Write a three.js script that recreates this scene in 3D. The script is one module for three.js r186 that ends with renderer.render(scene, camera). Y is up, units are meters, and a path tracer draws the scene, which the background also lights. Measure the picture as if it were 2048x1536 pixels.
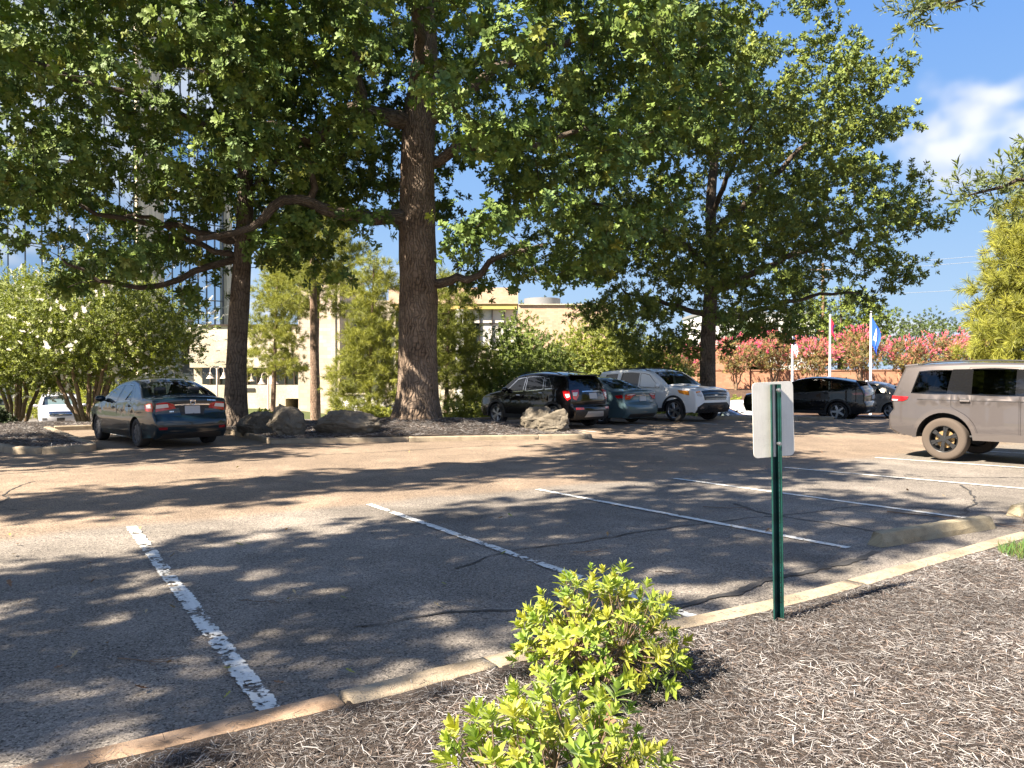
import * as THREE from 'three';
import { mergeGeometries } from 'three/addons/utils/BufferGeometryUtils.js';
import { RoundedBoxGeometry } from 'three/addons/geometries/RoundedBoxGeometry.js';
import { TessellateModifier } from 'three/addons/modifiers/TessellateModifier.js';

// ------------------------------------------------------------------ camera, sky, sun, exposure
// Plan coordinates in this script: x to the right, Z metres ahead of the photographer (three's z = -Z), y up from the car park.
const scene = new THREE.Scene();
const camera = new THREE.PerspectiveCamera(52.8, 4 / 3, 0.1, 2000);
camera.position.set(0, 1.6, 0);
camera.rotation.set(-0.0116, 0, 0);
const EXPOSURE = 4.0;
const SUN_FROM = new THREE.Vector3(-0.59, 0.70, 0.40).normalize();

const lerp = (a, b, t) => a + (b - a) * t;
const clamp = (x, a = 0, b = 1) => Math.min(b, Math.max(a, x));
const sstep = (a, b, x) => { const t = clamp((x - a) / (b - a)); return t * t * (3 - 2 * t); };
function rng(seed) { let s = (seed * 2654435761) >>> 0; return () => { s = (s + 0x6d2b79f5) | 0; let t = Math.imul(s ^ (s >>> 15), 1 | s); t = (t + Math.imul(t ^ (t >>> 7), 61 | t)) ^ t; return ((t ^ (t >>> 14)) >>> 0) / 4294967296; }; }
function hash3(x, y, z) { let h = Math.imul(x, 374761393) ^ Math.imul(y, 668265263) ^ Math.imul(z, 2147483647 ^ 0x5bd1e995); h = Math.imul(h ^ (h >>> 13), 1274126177); h ^= h >>> 16; h = Math.imul(h, 2246822519); return ((h ^ (h >>> 15)) >>> 0) / 4294967296; }
function vnoise(x, y, z = 0) {
  const ix = Math.floor(x), iy = Math.floor(y), iz = Math.floor(z), fx = x - ix, fy = y - iy, fz = z - iz;
  const u = fx * fx * (3 - 2 * fx), v = fy * fy * (3 - 2 * fy), w = fz * fz * (3 - 2 * fz);
  const c = (a, b, d) => hash3(ix + a, iy + b, iz + d);
  return lerp(lerp(lerp(c(0, 0, 0), c(1, 0, 0), u), lerp(c(0, 1, 0), c(1, 1, 0), u), v), lerp(lerp(c(0, 0, 1), c(1, 0, 1), u), lerp(c(0, 1, 1), c(1, 1, 1), u), v), w);
}
function fbm(x, y, z = 0, n = 4) { let s = 0, a = 0.5, k = 0; for (let i = 0; i < n; i++) { s += a * vnoise(x, y, z); k += a; x *= 2.03; y *= 2.03; z *= 2.03; a *= 0.5; } return s / k; }

function makeSky() {
  const W = 2048, H = 1024, data = new Float32Array(W * H * 4);
  // clear air by height above the horizon, the same all the way round
  const stops = [[0, 0.58, 0.75, 0.96], [5, 0.47, 0.69, 0.97], [12, 0.33, 0.57, 0.96], [24, 0.20, 0.43, 0.93], [45, 0.13, 0.32, 0.80], [90, 0.10, 0.26, 0.68]];
  const dirOf = (u, v) => { const x = (u - 1024) / 1547, y = (750 - v) / 1547, l = Math.hypot(x, y, 1); return [x / l, y / l, -1 / l]; };
  // the heaps of cloud that the photograph shows (direction, half width, half height, weight)
  const heaps = [[1935, 290, 0.085, 0.050, 1.25], [1835, 275, 0.05, 0.024, 0.95], [1870, 360, 0.07, 0.022, 0.6], [1990, 200, 0.07, 0.02, 0.7], [1815, 668, 0.06, 0.014, 1.7], [620, 590, 0.16, 0.04, 0.9], [690, 20, 0.05, 0.02, 0.3]]
    .map(([u, v, a, b, k]) => { const d = dirOf(u, v); return [Math.atan2(d[0], -d[2]), Math.asin(d[1]), a, b, k]; });
  for (let r = 0; r < H; r++) {
    const up = ((r + 0.5) / H - 0.5) * Math.PI, deg = Math.abs(up) * 180 / Math.PI;
    let i = 0; while (i < stops.length - 2 && deg > stops[i + 1][0]) i++;
    const t = clamp((deg - stops[i][0]) / (stops[i + 1][0] - stops[i][0])), air = [1, 2, 3].map((c) => lerp(stops[i][c], stops[i + 1][c], t));
    for (let c = 0; c < W; c++) {
      const az = ((c + 0.5) / W - 0.5) * 2 * Math.PI, x = Math.cos(az) * Math.cos(up), z = Math.sin(az) * Math.cos(up), y = Math.sin(up), o = (r * W + c) * 4;
      let cloud = 0, shade = 0;
      if (y > 0) {
        const k = 1 / (y + 0.16), n = fbm(x * k * 2.2 + 7.3, z * k * 2.2 + 3.1, 5.2, 5), wide = fbm(x * k * 0.7 + 2, z * k * 0.7 + 9, 1, 2);
        cloud = sstep(0.475, 0.60, n * 0.75 + wide * 0.32 - 0.012);
        const own = Math.atan2(x, -z);
        const ahead = sstep(0.75, 0.6, Math.abs(own));
        cloud *= 1 - ahead * sstep(0.75, 0.6, up);  // in view the heaps are those of the photograph
        const puff = fbm(own * 22, up * 30, 4.4, 5) - 0.5;
        for (const [ha, hu, a, b, w] of heaps) {
          const q = ((own - ha) / a) ** 2 + ((up - hu) / b) ** 2;
          if (q < 6) cloud = Math.max(cloud, 0.94 * sstep(0, 1, (w * 0.85 * Math.exp(-q * 0.8) + puff * 2.3 * Math.exp(-q * 0.25) - 0.2) * 0.95));
        }
        shade = fbm(x * k * 4 + 1, z * k * 4, up * 9, 3);
      }
      const white = [0.86 + 0.42 * shade, 0.87 + 0.42 * shade, 0.97 + 0.36 * shade];
      for (let j = 0; j < 3; j++) data[o + j] = lerp(air[j], white[j], cloud * 0.92) / EXPOSURE;
      data[o + 3] = 1;
    }
  }
  const t = new THREE.DataTexture(data, W, H, THREE.RGBAFormat, THREE.FloatType);
  t.mapping = THREE.EquirectangularReflectionMapping; t.magFilter = t.minFilter = THREE.LinearFilter; t.wrapS = THREE.RepeatWrapping; t.needsUpdate = true;
  return t;
}
scene.background = makeSky();
scene.environment = scene.background;

const sun = new THREE.DirectionalLight(new THREE.Color().setRGB(1.0, 0.89, 0.74), 5.0);
sun.name = 'sun';
sun.position.copy(SUN_FROM).multiplyScalar(120).add(new THREE.Vector3(0, 0, -25));
sun.target.position.set(0, 0, -25);
sun.castShadow = true; sun.shadow.radius = 1; sun.shadow.mapSize.set(4096, 4096);
Object.assign(sun.shadow.camera, { left: -70, right: 70, top: 70, bottom: -70, near: 1, far: 300 });
scene.add(sun, sun.target);

const renderer = new THREE.WebGLRenderer({ antialias: true });
renderer.toneMapping = THREE.LinearToneMapping;
renderer.toneMappingExposure = EXPOSURE;
renderer.shadowMap.enabled = true;

// ------------------------------------------------------------------ helpers
const V3 = (x, y, z) => new THREE.Vector3(x, y, z);
const P = (x, y, Z) => new THREE.Vector3(x, y, -Z);
const taken = new Map();
const numbered = (n) => { const k = taken.get(n) ?? 0; taken.set(n, k + 1); return k ? `${n}_${String(k).padStart(3, '0')}` : n; };
function mk(name, geo, mat, parent) { const m = new THREE.Mesh(geo, mat); m.name = name; m.castShadow = m.receiveShadow = true; (parent ?? scene).add(m); if (!parent) m.name = numbered(name); return m; }
function tag(o, label, category, group) { o.userData.label = label; o.userData.category = category; if (group) o.userData.group = group; return o; }
function thing(name, label, category, pos, group) { const g = new THREE.Group(); g.name = numbered(name); if (pos) g.position.copy(pos); tag(g, label, category, group); scene.add(g); return g; }
function structure(o) { o.userData.kind = 'structure'; return o; }
function copyOf(o) { const c = o.clone(); c.name = numbered(o.name.replace(/_\d{3}$/, '')); c.userData = { ...o.userData }; scene.add(c); return c; }
const rgb = (r, g, b) => new THREE.Color().setRGB(r, g, b);
const std = (c, roughness = 0.8, more = {}) => new THREE.MeshStandardMaterial({ color: c, roughness, ...more });
const phys = (c, roughness = 0.5, more = {}) => new THREE.MeshPhysicalMaterial({ color: c, roughness, ...more });

function texture(n, fill, { srgb = false, h = n } = {}) {   // fill(data, n, h): bytes, linear values are given as sRGB when srgb
  const data = new Uint8Array(n * h * 4); fill(data, n, h);
  const t = new THREE.DataTexture(data, n, h, THREE.RGBAFormat); t.wrapS = t.wrapT = THREE.RepeatWrapping; t.magFilter = THREE.LinearFilter; t.minFilter = THREE.LinearMipmapLinearFilter; t.generateMipmaps = true;
  if (srgb) t.colorSpace = THREE.SRGBColorSpace; t.needsUpdate = true; return t;
}
const toS = (v) => 255 * (v <= 0.0031308 ? v * 12.92 : 1.055 * Math.pow(clamp(v), 1 / 2.4) - 0.055);
const rep = (t, u, v) => { const c = t.clone(); c.repeat.set(u, v); c.needsUpdate = true; return c; };
// periodic noise for textures
function pnoise(x, y, p, s) { const ix = Math.floor(x), iy = Math.floor(y), fx = x - ix, fy = y - iy, u = fx * fx * (3 - 2 * fx), v = fy * fy * (3 - 2 * fy), c = (a, b) => hash3(((ix + a) % p + p) % p, ((iy + b) % p + p) % p, s); return lerp(lerp(c(0, 0), c(1, 0), u), lerp(c(0, 1), c(1, 1), u), v); }
function pfbm(x, y, p, s, n = 4) { let q = 0, a = 0.5, k = 0; for (let i = 0; i < n; i++) { q += a * pnoise(x * p, y * p, p, s + i); k += a; p *= 2; a *= 0.5; } return q / k; }

// ------------------------------------------------------------------ surfaces
function speckled(n, stones, rMax, seed, contrast) {   // loose aggregate: heights 0..1
  const f = new Float32Array(n * n).fill(0.35), R = rng(seed);
  for (let k = 0; k < stones; k++) {
    const cx = R() * n, cy = R() * n, r = 0.7 + R() * R() * rMax, v = 0.35 + (R() - 0.42) * contrast;
    for (let y = Math.floor(cy - r); y <= cy + r; y++) for (let x = Math.floor(cx - r); x <= cx + r; x++) if ((x - cx) ** 2 + (y - cy) ** 2 < r * r) f[((y % n + n) % n) * n + ((x % n + n) % n)] = v;
  }
  return f;
}
const asphaltF = speckled(1024, 110000, 3.4, 11, 1.15);
const asphaltMap = texture(1024, (d, n) => { for (let i = 0; i < n * n; i++) { const x = (i % n) / n, y = Math.floor(i / n) / n, v = clamp(0.58 + (asphaltF[i] - 0.35) * 1.15 + (pfbm(x, y, 6, 3, 5) - 0.5) * 0.32, 0.12, 1); d[i * 4] = toS(v); d[i * 4 + 1] = toS(v * 0.985); d[i * 4 + 2] = toS(v * 0.965); d[i * 4 + 3] = 255; } }, { srgb: true });
const asphaltBump = texture(1024, (d, n) => { for (let i = 0; i < n * n; i++) { const v = clamp(asphaltF[i] * 0.9 + 0.05) * 255; d[i * 4] = d[i * 4 + 1] = d[i * 4 + 2] = v; d[i * 4 + 3] = 255; } });
const concreteF = speckled(512, 26000, 3.2, 5, 0.8);
const concreteMap = texture(512, (d, n) => { for (let i = 0; i < n * n; i++) { const x = (i % n) / n, y = Math.floor(i / n) / n, st = pfbm(x, y, 4, 8, 5), v = clamp(0.72 + (concreteF[i] - 0.35) * 0.45 + (st - 0.5) * 0.7, 0.2, 1); d[i * 4] = toS(v); d[i * 4 + 1] = toS(v * lerp(0.92, 1, st)); d[i * 4 + 2] = toS(v * lerp(0.82, 1, st)); d[i * 4 + 3] = 255; } }, { srgb: true });
const concreteBump = texture(512, (d, n) => { for (let i = 0; i < n * n; i++) { const x = (i % n) / n, y = Math.floor(i / n) / n, v = clamp(concreteF[i] * 0.5 + pfbm(x, y, 8, 4, 4) * 0.5) * 255; d[i * 4] = d[i * 4 + 1] = d[i * 4 + 2] = v; d[i * 4 + 3] = 255; } });
function fibres(n, count, seed, dark) {
  const f = new Float32Array(n * n).fill(dark), R = rng(seed);
  for (let k = 0; k < count; k++) { let x = R() * n, y = R() * n; const a = R() * 6.283, l = 6 + R() * 26, v = dark + R() * R() * 0.75, w = R() < 0.4 ? 2 : 1; for (let s = 0; s < l; s++) { for (let q = 0; q < w; q++) f[((Math.floor(y + q) % n + n) % n) * n + ((Math.floor(x) % n + n) % n)] = v; x += Math.cos(a + s * 0.01); y += Math.sin(a + s * 0.01); } }
  return f;
}
const mulchF = fibres(1024, 42000, 21, 0.1);
const mulchMap = texture(1024, (d, n) => { for (let i = 0; i < n * n; i++) { const x = (i % n) / n, y = Math.floor(i / n) / n, q = pfbm(x, y, 5, 2, 3), v = clamp(mulchF[i] * 0.9 + (q - 0.5) * 0.15, 0.04, 1); d[i * 4] = toS(v); d[i * 4 + 1] = toS(v * lerp(0.8, 0.92, q)); d[i * 4 + 2] = toS(v * lerp(0.66, 0.86, q)); d[i * 4 + 3] = 255; } }, { srgb: true });
const mulchBump = texture(1024, (d, n) => { for (let i = 0; i < n * n; i++) { d[i * 4] = d[i * 4 + 1] = d[i * 4 + 2] = clamp(mulchF[i]) * 255; d[i * 4 + 3] = 255; } });
// bark: upright furrows that branch, wider plates between
const barkF = new Float32Array(512 * 512);
for (let j = 0; j < 512; j++) for (let i = 0; i < 512; i++) {
  const x = i / 512, y = j / 512, ph = 20 * x + 3.2 * (pfbm(x, y, 5, 31, 4) - 0.5) + 0.7 * (pnoise(x * 40, y * 10, 40, 17) - 0.5), ridge = Math.pow(Math.abs(Math.sin(Math.PI * ph)), 0.65), k = Math.floor(ph), cut = Math.abs(pnoise(k * 0.37 % 1 * 64, y * 16, 64, 9 + (k & 7)) - 0.5) < 0.05 ? 0.45 : 1;
  barkF[j * 512 + i] = clamp(ridge * cut * (0.62 + 0.3 * pnoise(x * 20, y * 9, 20, 3)) + pfbm(x, y, 32, 5, 2) * 0.25 - 0.05);
}
const barkMap = texture(512, (d, n) => { for (let i = 0; i < n * n; i++) { const x = (i % n) / n, y = Math.floor(i / n) / n, q = pfbm(x, y, 5, 77, 4), v = clamp(0.25 + barkF[i] * 0.62 + (q - 0.5) * 0.5, 0.08, 1); d[i * 4] = toS(v); d[i * 4 + 1] = toS(v * lerp(0.84, 0.95, q)); d[i * 4 + 2] = toS(v * lerp(0.68, 0.9, q)); d[i * 4 + 3] = 255; } }, { srgb: true });
const barkBump = texture(512, (d, n) => { for (let i = 0; i < n * n; i++) { d[i * 4] = d[i * 4 + 1] = d[i * 4 + 2] = barkF[i] * 255; d[i * 4 + 3] = 255; } });
const grassMap = texture(512, (d, n) => { const f = fibres(n, 16000, 4, 0.25); for (let i = 0; i < n * n; i++) { const x = (i % n) / n, y = Math.floor(i / n) / n, q = pfbm(x, y, 4, 12, 4), v = clamp(0.3 + f[i] * 0.7); d[i * 4] = toS(v * lerp(0.7, 1.1, q)); d[i * 4 + 1] = toS(v); d[i * 4 + 2] = toS(v * 0.5); d[i * 4 + 3] = 255; } }, { srgb: true });
// brick courses too far away to tell apart: grain and colour of the masonry
const brickMap = texture(512, (d, n) => { for (let i = 0; i < n * n; i++) { const px = i % n, py = Math.floor(i / n), row = Math.floor(py / 32), bx = Math.floor((px + (row % 2) * 32) / 64) % 8, mort = (py % 32) < 3 || ((px + (row % 2) * 32) % 64) < 3, t = hash3(bx, row, 3), v = (mort ? 0.62 : 0.74 + t * 0.26) * (0.92 + 0.16 * pfbm(px / n, py / n, 6, 6, 4)); d[i * 4] = toS(v); d[i * 4 + 1] = toS(v * (mort ? 1.05 : 0.97)); d[i * 4 + 2] = toS(v * (mort ? 1.1 : 0.93)); d[i * 4 + 3] = 255; } }, { srgb: true });
const paintMap = texture(512, (d, n) => { for (let i = 0; i < n * n; i++) { const x = (i % n) / n, y = Math.floor(i / n) / n, q = pfbm(x, y, 6, 15, 4); const v = clamp(0.82 + (q - 0.5) * 0.4); d[i * 4] = toS(v); d[i * 4 + 1] = toS(v); d[i * 4 + 2] = toS(v * 0.96); d[i * 4 + 3] = 255; } }, { srgb: true });
const wornAlpha = (keep, seed) => texture(512, (d, n, h) => {   // paint left on the stones: worn through in patches and specks, ragged at the edges
  for (let j = 0; j < h; j++) for (let i = 0; i < n; i++) {
    const x = i / n, y = j / h, k = 0.027, e = Math.min(x, 1 - x) * 7, big = pfbm(x * k, y, 22, seed, 4), fine = pfbm(x * k + 0.31, y, 170, seed + 5, 3), crack = Math.abs(pnoise((x * k + y) * 110, y * 110, 110, seed) - 0.5) < 0.05 ? -0.16 : 0;
    const a = clamp((big * 0.95 + fine * 0.85 + crack - (1.22 - keep * 0.62) + Math.min(0, (e - 0.9) * 0.45)) * 7 + 0.5), o = (j * n + i) * 4; d[o] = d[o + 1] = d[o + 2] = a * 255; d[o + 3] = 255;
  }
}, { h: 1024 });

const scuffMap = texture(256, (d, n) => { for (let i = 0; i < n * n; i++) { const x = (i % n) / n, y = Math.floor(i / n) / n, v = clamp(0.86 + (pfbm(x, y, 6, 51, 5) - 0.5) * 0.22 + (pnoise(x * 60, y * 4, 60, 8) - 0.5) * 0.06 - (hash3(i % n, Math.floor(i / n), 3) > 0.996 ? 0.3 : 0)); d[i * 4] = toS(v); d[i * 4 + 1] = toS(v * 0.99); d[i * 4 + 2] = toS(v * 0.965); d[i * 4 + 3] = 255; } }, { srgb: true });
const M = {
  asphalt: std(rgb(1, 1, 1), 0.86, { map: rep(asphaltMap, 1 / 2.4, 1 / 2.4), bumpMap: rep(asphaltBump, 1 / 2.4, 1 / 2.4), bumpScale: 0.004, vertexColors: true }),
  asphaltFar: std(rgb(0.26, 0.235, 0.21), 0.9, { map: rep(asphaltMap, 1 / 4, 1 / 4) }),
  seal: std(rgb(0.055, 0.052, 0.05), 0.7, { bumpMap: rep(asphaltBump, 1 / 1.2, 1 / 1.2), bumpScale: 0.002 }),
  kerb: std(rgb(0.40, 0.335, 0.245), 0.9, { map: rep(concreteMap, 1 / 0.8, 1 / 0.8), bumpMap: rep(concreteBump, 1 / 0.8, 1 / 0.8), bumpScale: 0.006 }),
  kerbPink: std(rgb(0.44, 0.31, 0.21), 0.92, { map: rep(concreteMap, 1 / 0.35, 1 / 0.35), bumpMap: rep(concreteBump, 1 / 0.35, 1 / 0.35), bumpScale: 0.008 }),
  kerbFar: std(rgb(0.40, 0.335, 0.245), 0.9, { map: rep(concreteMap, 1 / 1.1, 1 / 1.1), bumpMap: rep(concreteBump, 1 / 1.1, 1 / 1.1), bumpScale: 0.008 }),
  mulch: std(rgb(0.25, 0.205, 0.175), 0.98, { map: rep(mulchMap, 1 / 1.3, 1 / 1.3), bumpMap: rep(mulchBump, 1 / 1.3, 1 / 1.3), bumpScale: 0.015 }),
  mulchFar: std(rgb(0.25, 0.205, 0.175), 0.98, { map: rep(mulchMap, 1 / 2.2, 1 / 2.2), bumpMap: rep(mulchBump, 1 / 2.2, 1 / 2.2), bumpScale: 0.03 }),
  straw: std(rgb(0.40, 0.26, 0.165), 0.98, { map: rep(mulchMap, 1 / 2.6, 1 / 2.6) }),
  grass: std(rgb(0.11, 0.13, 0.045), 0.98, { map: rep(grassMap, 1 / 1.5, 1 / 1.5) }),
  bark: std(rgb(0.30, 0.245, 0.20), 0.95, { map: barkMap, bumpMap: barkBump, bumpScale: 0.05 }),
  barkGrey: std(rgb(0.20, 0.17, 0.145), 0.95, { map: barkMap, bumpMap: barkBump, bumpScale: 0.03 }),
  barkPale: std(rgb(0.42, 0.32, 0.23), 0.9, { map: barkMap, bumpMap: barkBump, bumpScale: 0.008 }),
  barkPine: std(rgb(0.33, 0.245, 0.19), 0.95, { map: barkMap, bumpMap: barkBump, bumpScale: 0.03 }),
  rock: std(rgb(0.27, 0.24, 0.19), 0.95, { map: rep(concreteMap, 0.9, 0.9), bumpMap: rep(concreteBump, 1.6, 1.6), bumpScale: 0.03 }),
};

// ------------------------------------------------------------------ ground, car park, kerbs, markings
function poly(line) { return (x) => { if (x <= line[0][0]) return line[0][1]; for (let i = 1; i < line.length; i++) if (x <= line[i][0]) return lerp(line[i - 1][1], line[i][1], (x - line[i - 1][0]) / (line[i][0] - line[i - 1][0])); return line[line.length - 1][1]; }; }
const brink = poly([[-60, 25], [-20, 23.9], [-12.5, 24.2], [-9, 25], [-3, 25.6], [-1.2, 26.6], [2, 29.8], [4.6, 32.4], [6.6, 31.6], [7.4, 28.5], [9, 27.9], [60, 27.9]]);  // back edge of the upper car park
const kerbLine = [[-16, -6.2], [-9, -1.4], [-4.5, 1.35], [-1.58, 3.23], [-0.87, 3.69], [-0.07, 4.22], [1.11, 4.86], [1.83, 5.29], [3.22, 6.27], [4.93, 7.5], [7.5, 9.1], [11, 10.8], [16, 13.2], [40, 24]];
const nearKerb = poly(kerbLine);
function groundY(x, Z) {
  const low = -1.5 + 0.48 * sstep(-12, -18, x) + sstep(50, 60, Z) * sstep(3, 11, x) * 1.95, shelf = sstep(8.2, 9.4, x) * (1 - sstep(34.9, 38, Z)), base = lerp(low, -0.22, shelf), b = brink(x);
  return lerp(0, base, sstep(b, b + lerp(5, 1.2, sstep(8, 9, x)), Z));
}
function sheet(xs, Zs, yOf, keep) {   // a sheet over a plan grid, uv in metres
  const nx = xs.length, nz = Zs.length, pos = [], uv = [], idx = [];
  for (const Z of Zs) for (const x of xs) { pos.push(x, yOf(x, Z), -Z); uv.push(x, Z); }
  for (let j = 0; j < nz - 1; j++) for (let i = 0; i < nx - 1; i++) { if (keep && !keep((xs[i] + xs[i + 1]) / 2, (Zs[j] + Zs[j + 1]) / 2)) continue; const a = j * nx + i; idx.push(a, a + 1, a + nx, a + 1, a + nx + 1, a + nx); }
  const g = new THREE.BufferGeometry(); g.setAttribute('position', new THREE.Float32BufferAttribute(pos, 3)); g.setAttribute('uv', new THREE.Float32BufferAttribute(uv, 2)); g.setIndex(idx); g.computeVertexNormals(); return g;
}
const steps = (a, b, d) => { const n = Math.max(1, Math.round((b - a) / d)); return Array.from({ length: n + 1 }, (_, i) => a + (b - a) * i / n); };
const spread = (list) => [...new Set(list.flatMap(([a, b, d]) => steps(a, b, d).map((v) => Math.round(v * 1000) / 1000)))].sort((a, b) => a - b);
structure(mk('ground', sheet(spread([[-900, -60, 60], [-60, 60, 1], [60, 900, 60]]), spread([[-300, -30, 30], [-30, 20, 5], [20, 70, 1], [70, 130, 6], [130, 1200, 90]]), (x, Z) => groundY(x, Z) - 0.06), M.grass));

// upper car park: an older tan drive and greyer, sealed stalls along the near kerb
const stallLines = [[[-4.0, 8.11], [-1.15, 3.66], 0.125, 0.30], [[-1.76, 9.52], [1.25, 5.0], 0.10, 0.55], [[0.355, 10.76], [3.1, 7.11], 0.10, 0.8], [[2.5, 11.9], [5.05, 8.6], 0.10, 0.85], [[4.69, 13.3], [7.9, 10.1], 0.10, 0.9], [[7.0, 14.9], [10.2, 11.95], 0.10, 0.95], [[9.4, 16.6], [12.8, 13.6], 0.1, 0.95]];
const stallEdge = poly([[-30, -12], [-8, 5.4], [-4.0, 8.2], [-1.76, 9.6], [0.355, 10.85], [2.5, 12.0], [4.69, 13.4], [7, 15], [9.4, 16.7], [14, 19.5], [40, 34]]);
{
  const xs = spread([[-60, -16, 4], [-16, -8, 0.5], [-8, 10, 0.14], [10, 20, 0.5], [20, 60, 4]]), Zs = spread([[-16, 2.6, 2], [2.6, 13, 0.14], [13, 33, 0.5]]);
  const g = sheet(xs, Zs, (x, Z) => 0.012 * (fbm(x * 0.25, Z * 0.25, 2, 2) - 0.5) * sstep(40, 20, Math.abs(x)), (x, Z) => Z > nearKerb(x) - 0.35 && Z < brink(x) + 0.3);
  const p = g.attributes.position, col = new Float32Array(p.count * 3);
  for (let i = 0; i < p.count; i++) {
    const x = p.getX(i), Z = -p.getZ(i), inStall = sstep(0.25, -0.25, Z - stallEdge(x) + (fbm(x * 0.9, Z * 0.9, 8, 3) - 0.5) * 0.5);
    const blot = fbm(x * 0.55, Z * 0.55, 4, 5), spill = sstep(0.60, 0.72, fbm(x * 0.8 + 40, Z * 0.8, 1, 4)), pale = sstep(0.56, 0.70, fbm(x * 1.6, Z * 1.6 + 9, 3, 5));
    const drive = [0.33, 0.25, 0.18], stall = [0.288, 0.255, 0.218];
    for (let c = 0; c < 3; c++) { let v = lerp(drive[c], stall[c], inStall) * lerp(0.8, 1.2, blot); v = lerp(v, v * 0.62, spill * 0.7 * inStall); v = lerp(v, v * 1.45, pale * 0.55); col[i * 3 + c] = v; }
  }
  g.setAttribute('color', new THREE.BufferAttribute(col, 3));
  var carPark = structure(mk('parking_lot', g, M.asphalt));
}
// worn white stall lines
function ribbon(pts, width, y, wobble = 0, seed = 1) {
  const pos = [], uv = [], idx = [], R = rng(seed); let s = 0;
  for (let i = 0; i < pts.length; i++) {
    const a = pts[Math.max(0, i - 1)], b = pts[Math.min(pts.length - 1, i + 1)], l = Math.hypot(b[0] - a[0], b[1] - a[1]) || 1, nx = -(b[1] - a[1]) / l, nz = (b[0] - a[0]) / l;
    if (i) s += Math.hypot(pts[i][0] - pts[i - 1][0], pts[i][1] - pts[i - 1][1]);
    const w = width / 2 * (1 + wobble * (R() - 0.5) * 2);
    pos.push(pts[i][0] + nx * w, y, -(pts[i][1] + nz * w), pts[i][0] - nx * w, y, -(pts[i][1] - nz * w)); uv.push(0, s, 1, s);
    if (i) { const k = i * 2; idx.push(k - 2, k - 1, k, k - 1, k + 1, k); }
  }
  const g = new THREE.BufferGeometry(); g.setAttribute('position', new THREE.Float32BufferAttribute(pos, 3)); g.setAttribute('uv', new THREE.Float32BufferAttribute(uv, 2)); g.setIndex(idx); g.computeVertexNormals();
  const n = g.attributes.normal; if (n.getY(0) < 0) { for (let i = 0; i < idx.length; i += 3) [idx[i], idx[i + 1]] = [idx[i + 1], idx[i]]; g.setIndex(idx); g.computeVertexNormals(); }
  return g;
}
const along = (a, b, d) => steps(0, 1, d / Math.hypot(b[0] - a[0], b[1] - a[1])).map((t) => [lerp(a[0], b[0], t), lerp(a[1], b[1], t)]);
const paintLooks = [0.62, 0.78, 1.0].map((keep, i) => std(rgb(0.80, 0.79, 0.76), 0.8, { map: rep(paintMap, 1, 0.5), alphaMap: rep(wornAlpha(keep, 40 + i * 7), 1, 0.22), transparent: true }));
const flatY = (x, Z) => 0.0065;
for (const [a, b, w, keep] of stallLines) mk('parking_line', ribbon(along(a, b, 0.1), w, 0.0105, 0.04, 3), paintLooks[keep < 0.4 ? 0 : keep < 0.7 ? 1 : 2], carPark);
// stalls on the far side, slanting the other way
for (const [a, b] of [[[2.35, 21.6], [-0.1, 25.4]], [[4.7, 23.6], [1.6, 28.0]], [[6.6, 24.9], [4.2, 29.6]], [[-8.85, 18.6], [-11.6, 21.9]]]) mk('parking_line', ribbon(along(a, b, 0.3), 0.1, 0.0105, 0.04, 5), paintLooks[2], carPark);
// tar-sealed cracks that wander over the stalls, and bare hairline cracks
function wander(pts, seed, amp = 0.05) { const out = [], R = rng(seed); const c = new THREE.CatmullRomCurve3(pts.map(([x, z]) => V3(x, 0, z))); const L = c.getLength(); for (const q of c.getSpacedPoints(Math.round(L / 0.06))) out.push([q.x + (fbm(q.x * 3, q.z * 3, seed, 3) - 0.5) * amp * 2 + (R() - 0.5) * amp * 0.15, q.z + (fbm(q.x * 3 + 9, q.z * 3, seed, 3) - 0.5) * amp * 2]); return out; }
const seals = [[[[0.95, 5.12], [1.5, 5.55], [2.1, 6.05], [2.9, 6.65], [3.3, 6.95]], 0.06], [[[-0.45, 6.4], [0.1, 7.05], [1.0, 7.6], [2.1, 8.35], [3.0, 8.75]], 0.02], [[[2.95, 8.8], [3.6, 8.0], [3.95, 7.45]], 0.03], [[[3.0, 8.75], [4.4, 9.4], [5.6, 9.0], [7.5, 9.6]], 0.02], [[[-1.0, 4.9], [-0.3, 5.2], [0.2, 5.3], [0.85, 5.1]], 0.018], [[[5.0, 8.7], [5.9, 9.9], [6.5, 11.2]], 0.026], [[[3.0, 8.8], [2.8, 9.2], [2.75, 9.6]], 0.05]];
for (const [k, [pts, w]] of seals.entries()) mk('crack_seal', ribbon(wander(pts, 60 + k, 0.08), w, 0.0075, 0.6, k + 1), M.seal, carPark);
for (const [k, [pts, w]] of [[[[-7.2, 11.6], [-6.9, 10.6], [-6.5, 10.0], [-6.2, 9.3], [-5.9, 8.6]], 0.022], [[[-8.4, 12.2], [-7.0, 13.4], [-5.2, 14.6], [-2.2, 16.4], [-0.4, 17.6]], 0.028], [[[-6.9, 10.6], [-7.3, 10.1], [-8.2, 9.6]], 0.018], [[[-7.6, 9.0], [-6.5, 9.4], [-5.9, 9.2]], 0.018], [[[6.2, 12.2], [7.6, 12.0], [9.4, 12.5]], 0.03]].entries()) mk('pavement_crack', ribbon(wander(pts, 90 + k, 0.09), w, 0.0075, 0.7, k + 3), M.seal, carPark);

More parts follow.
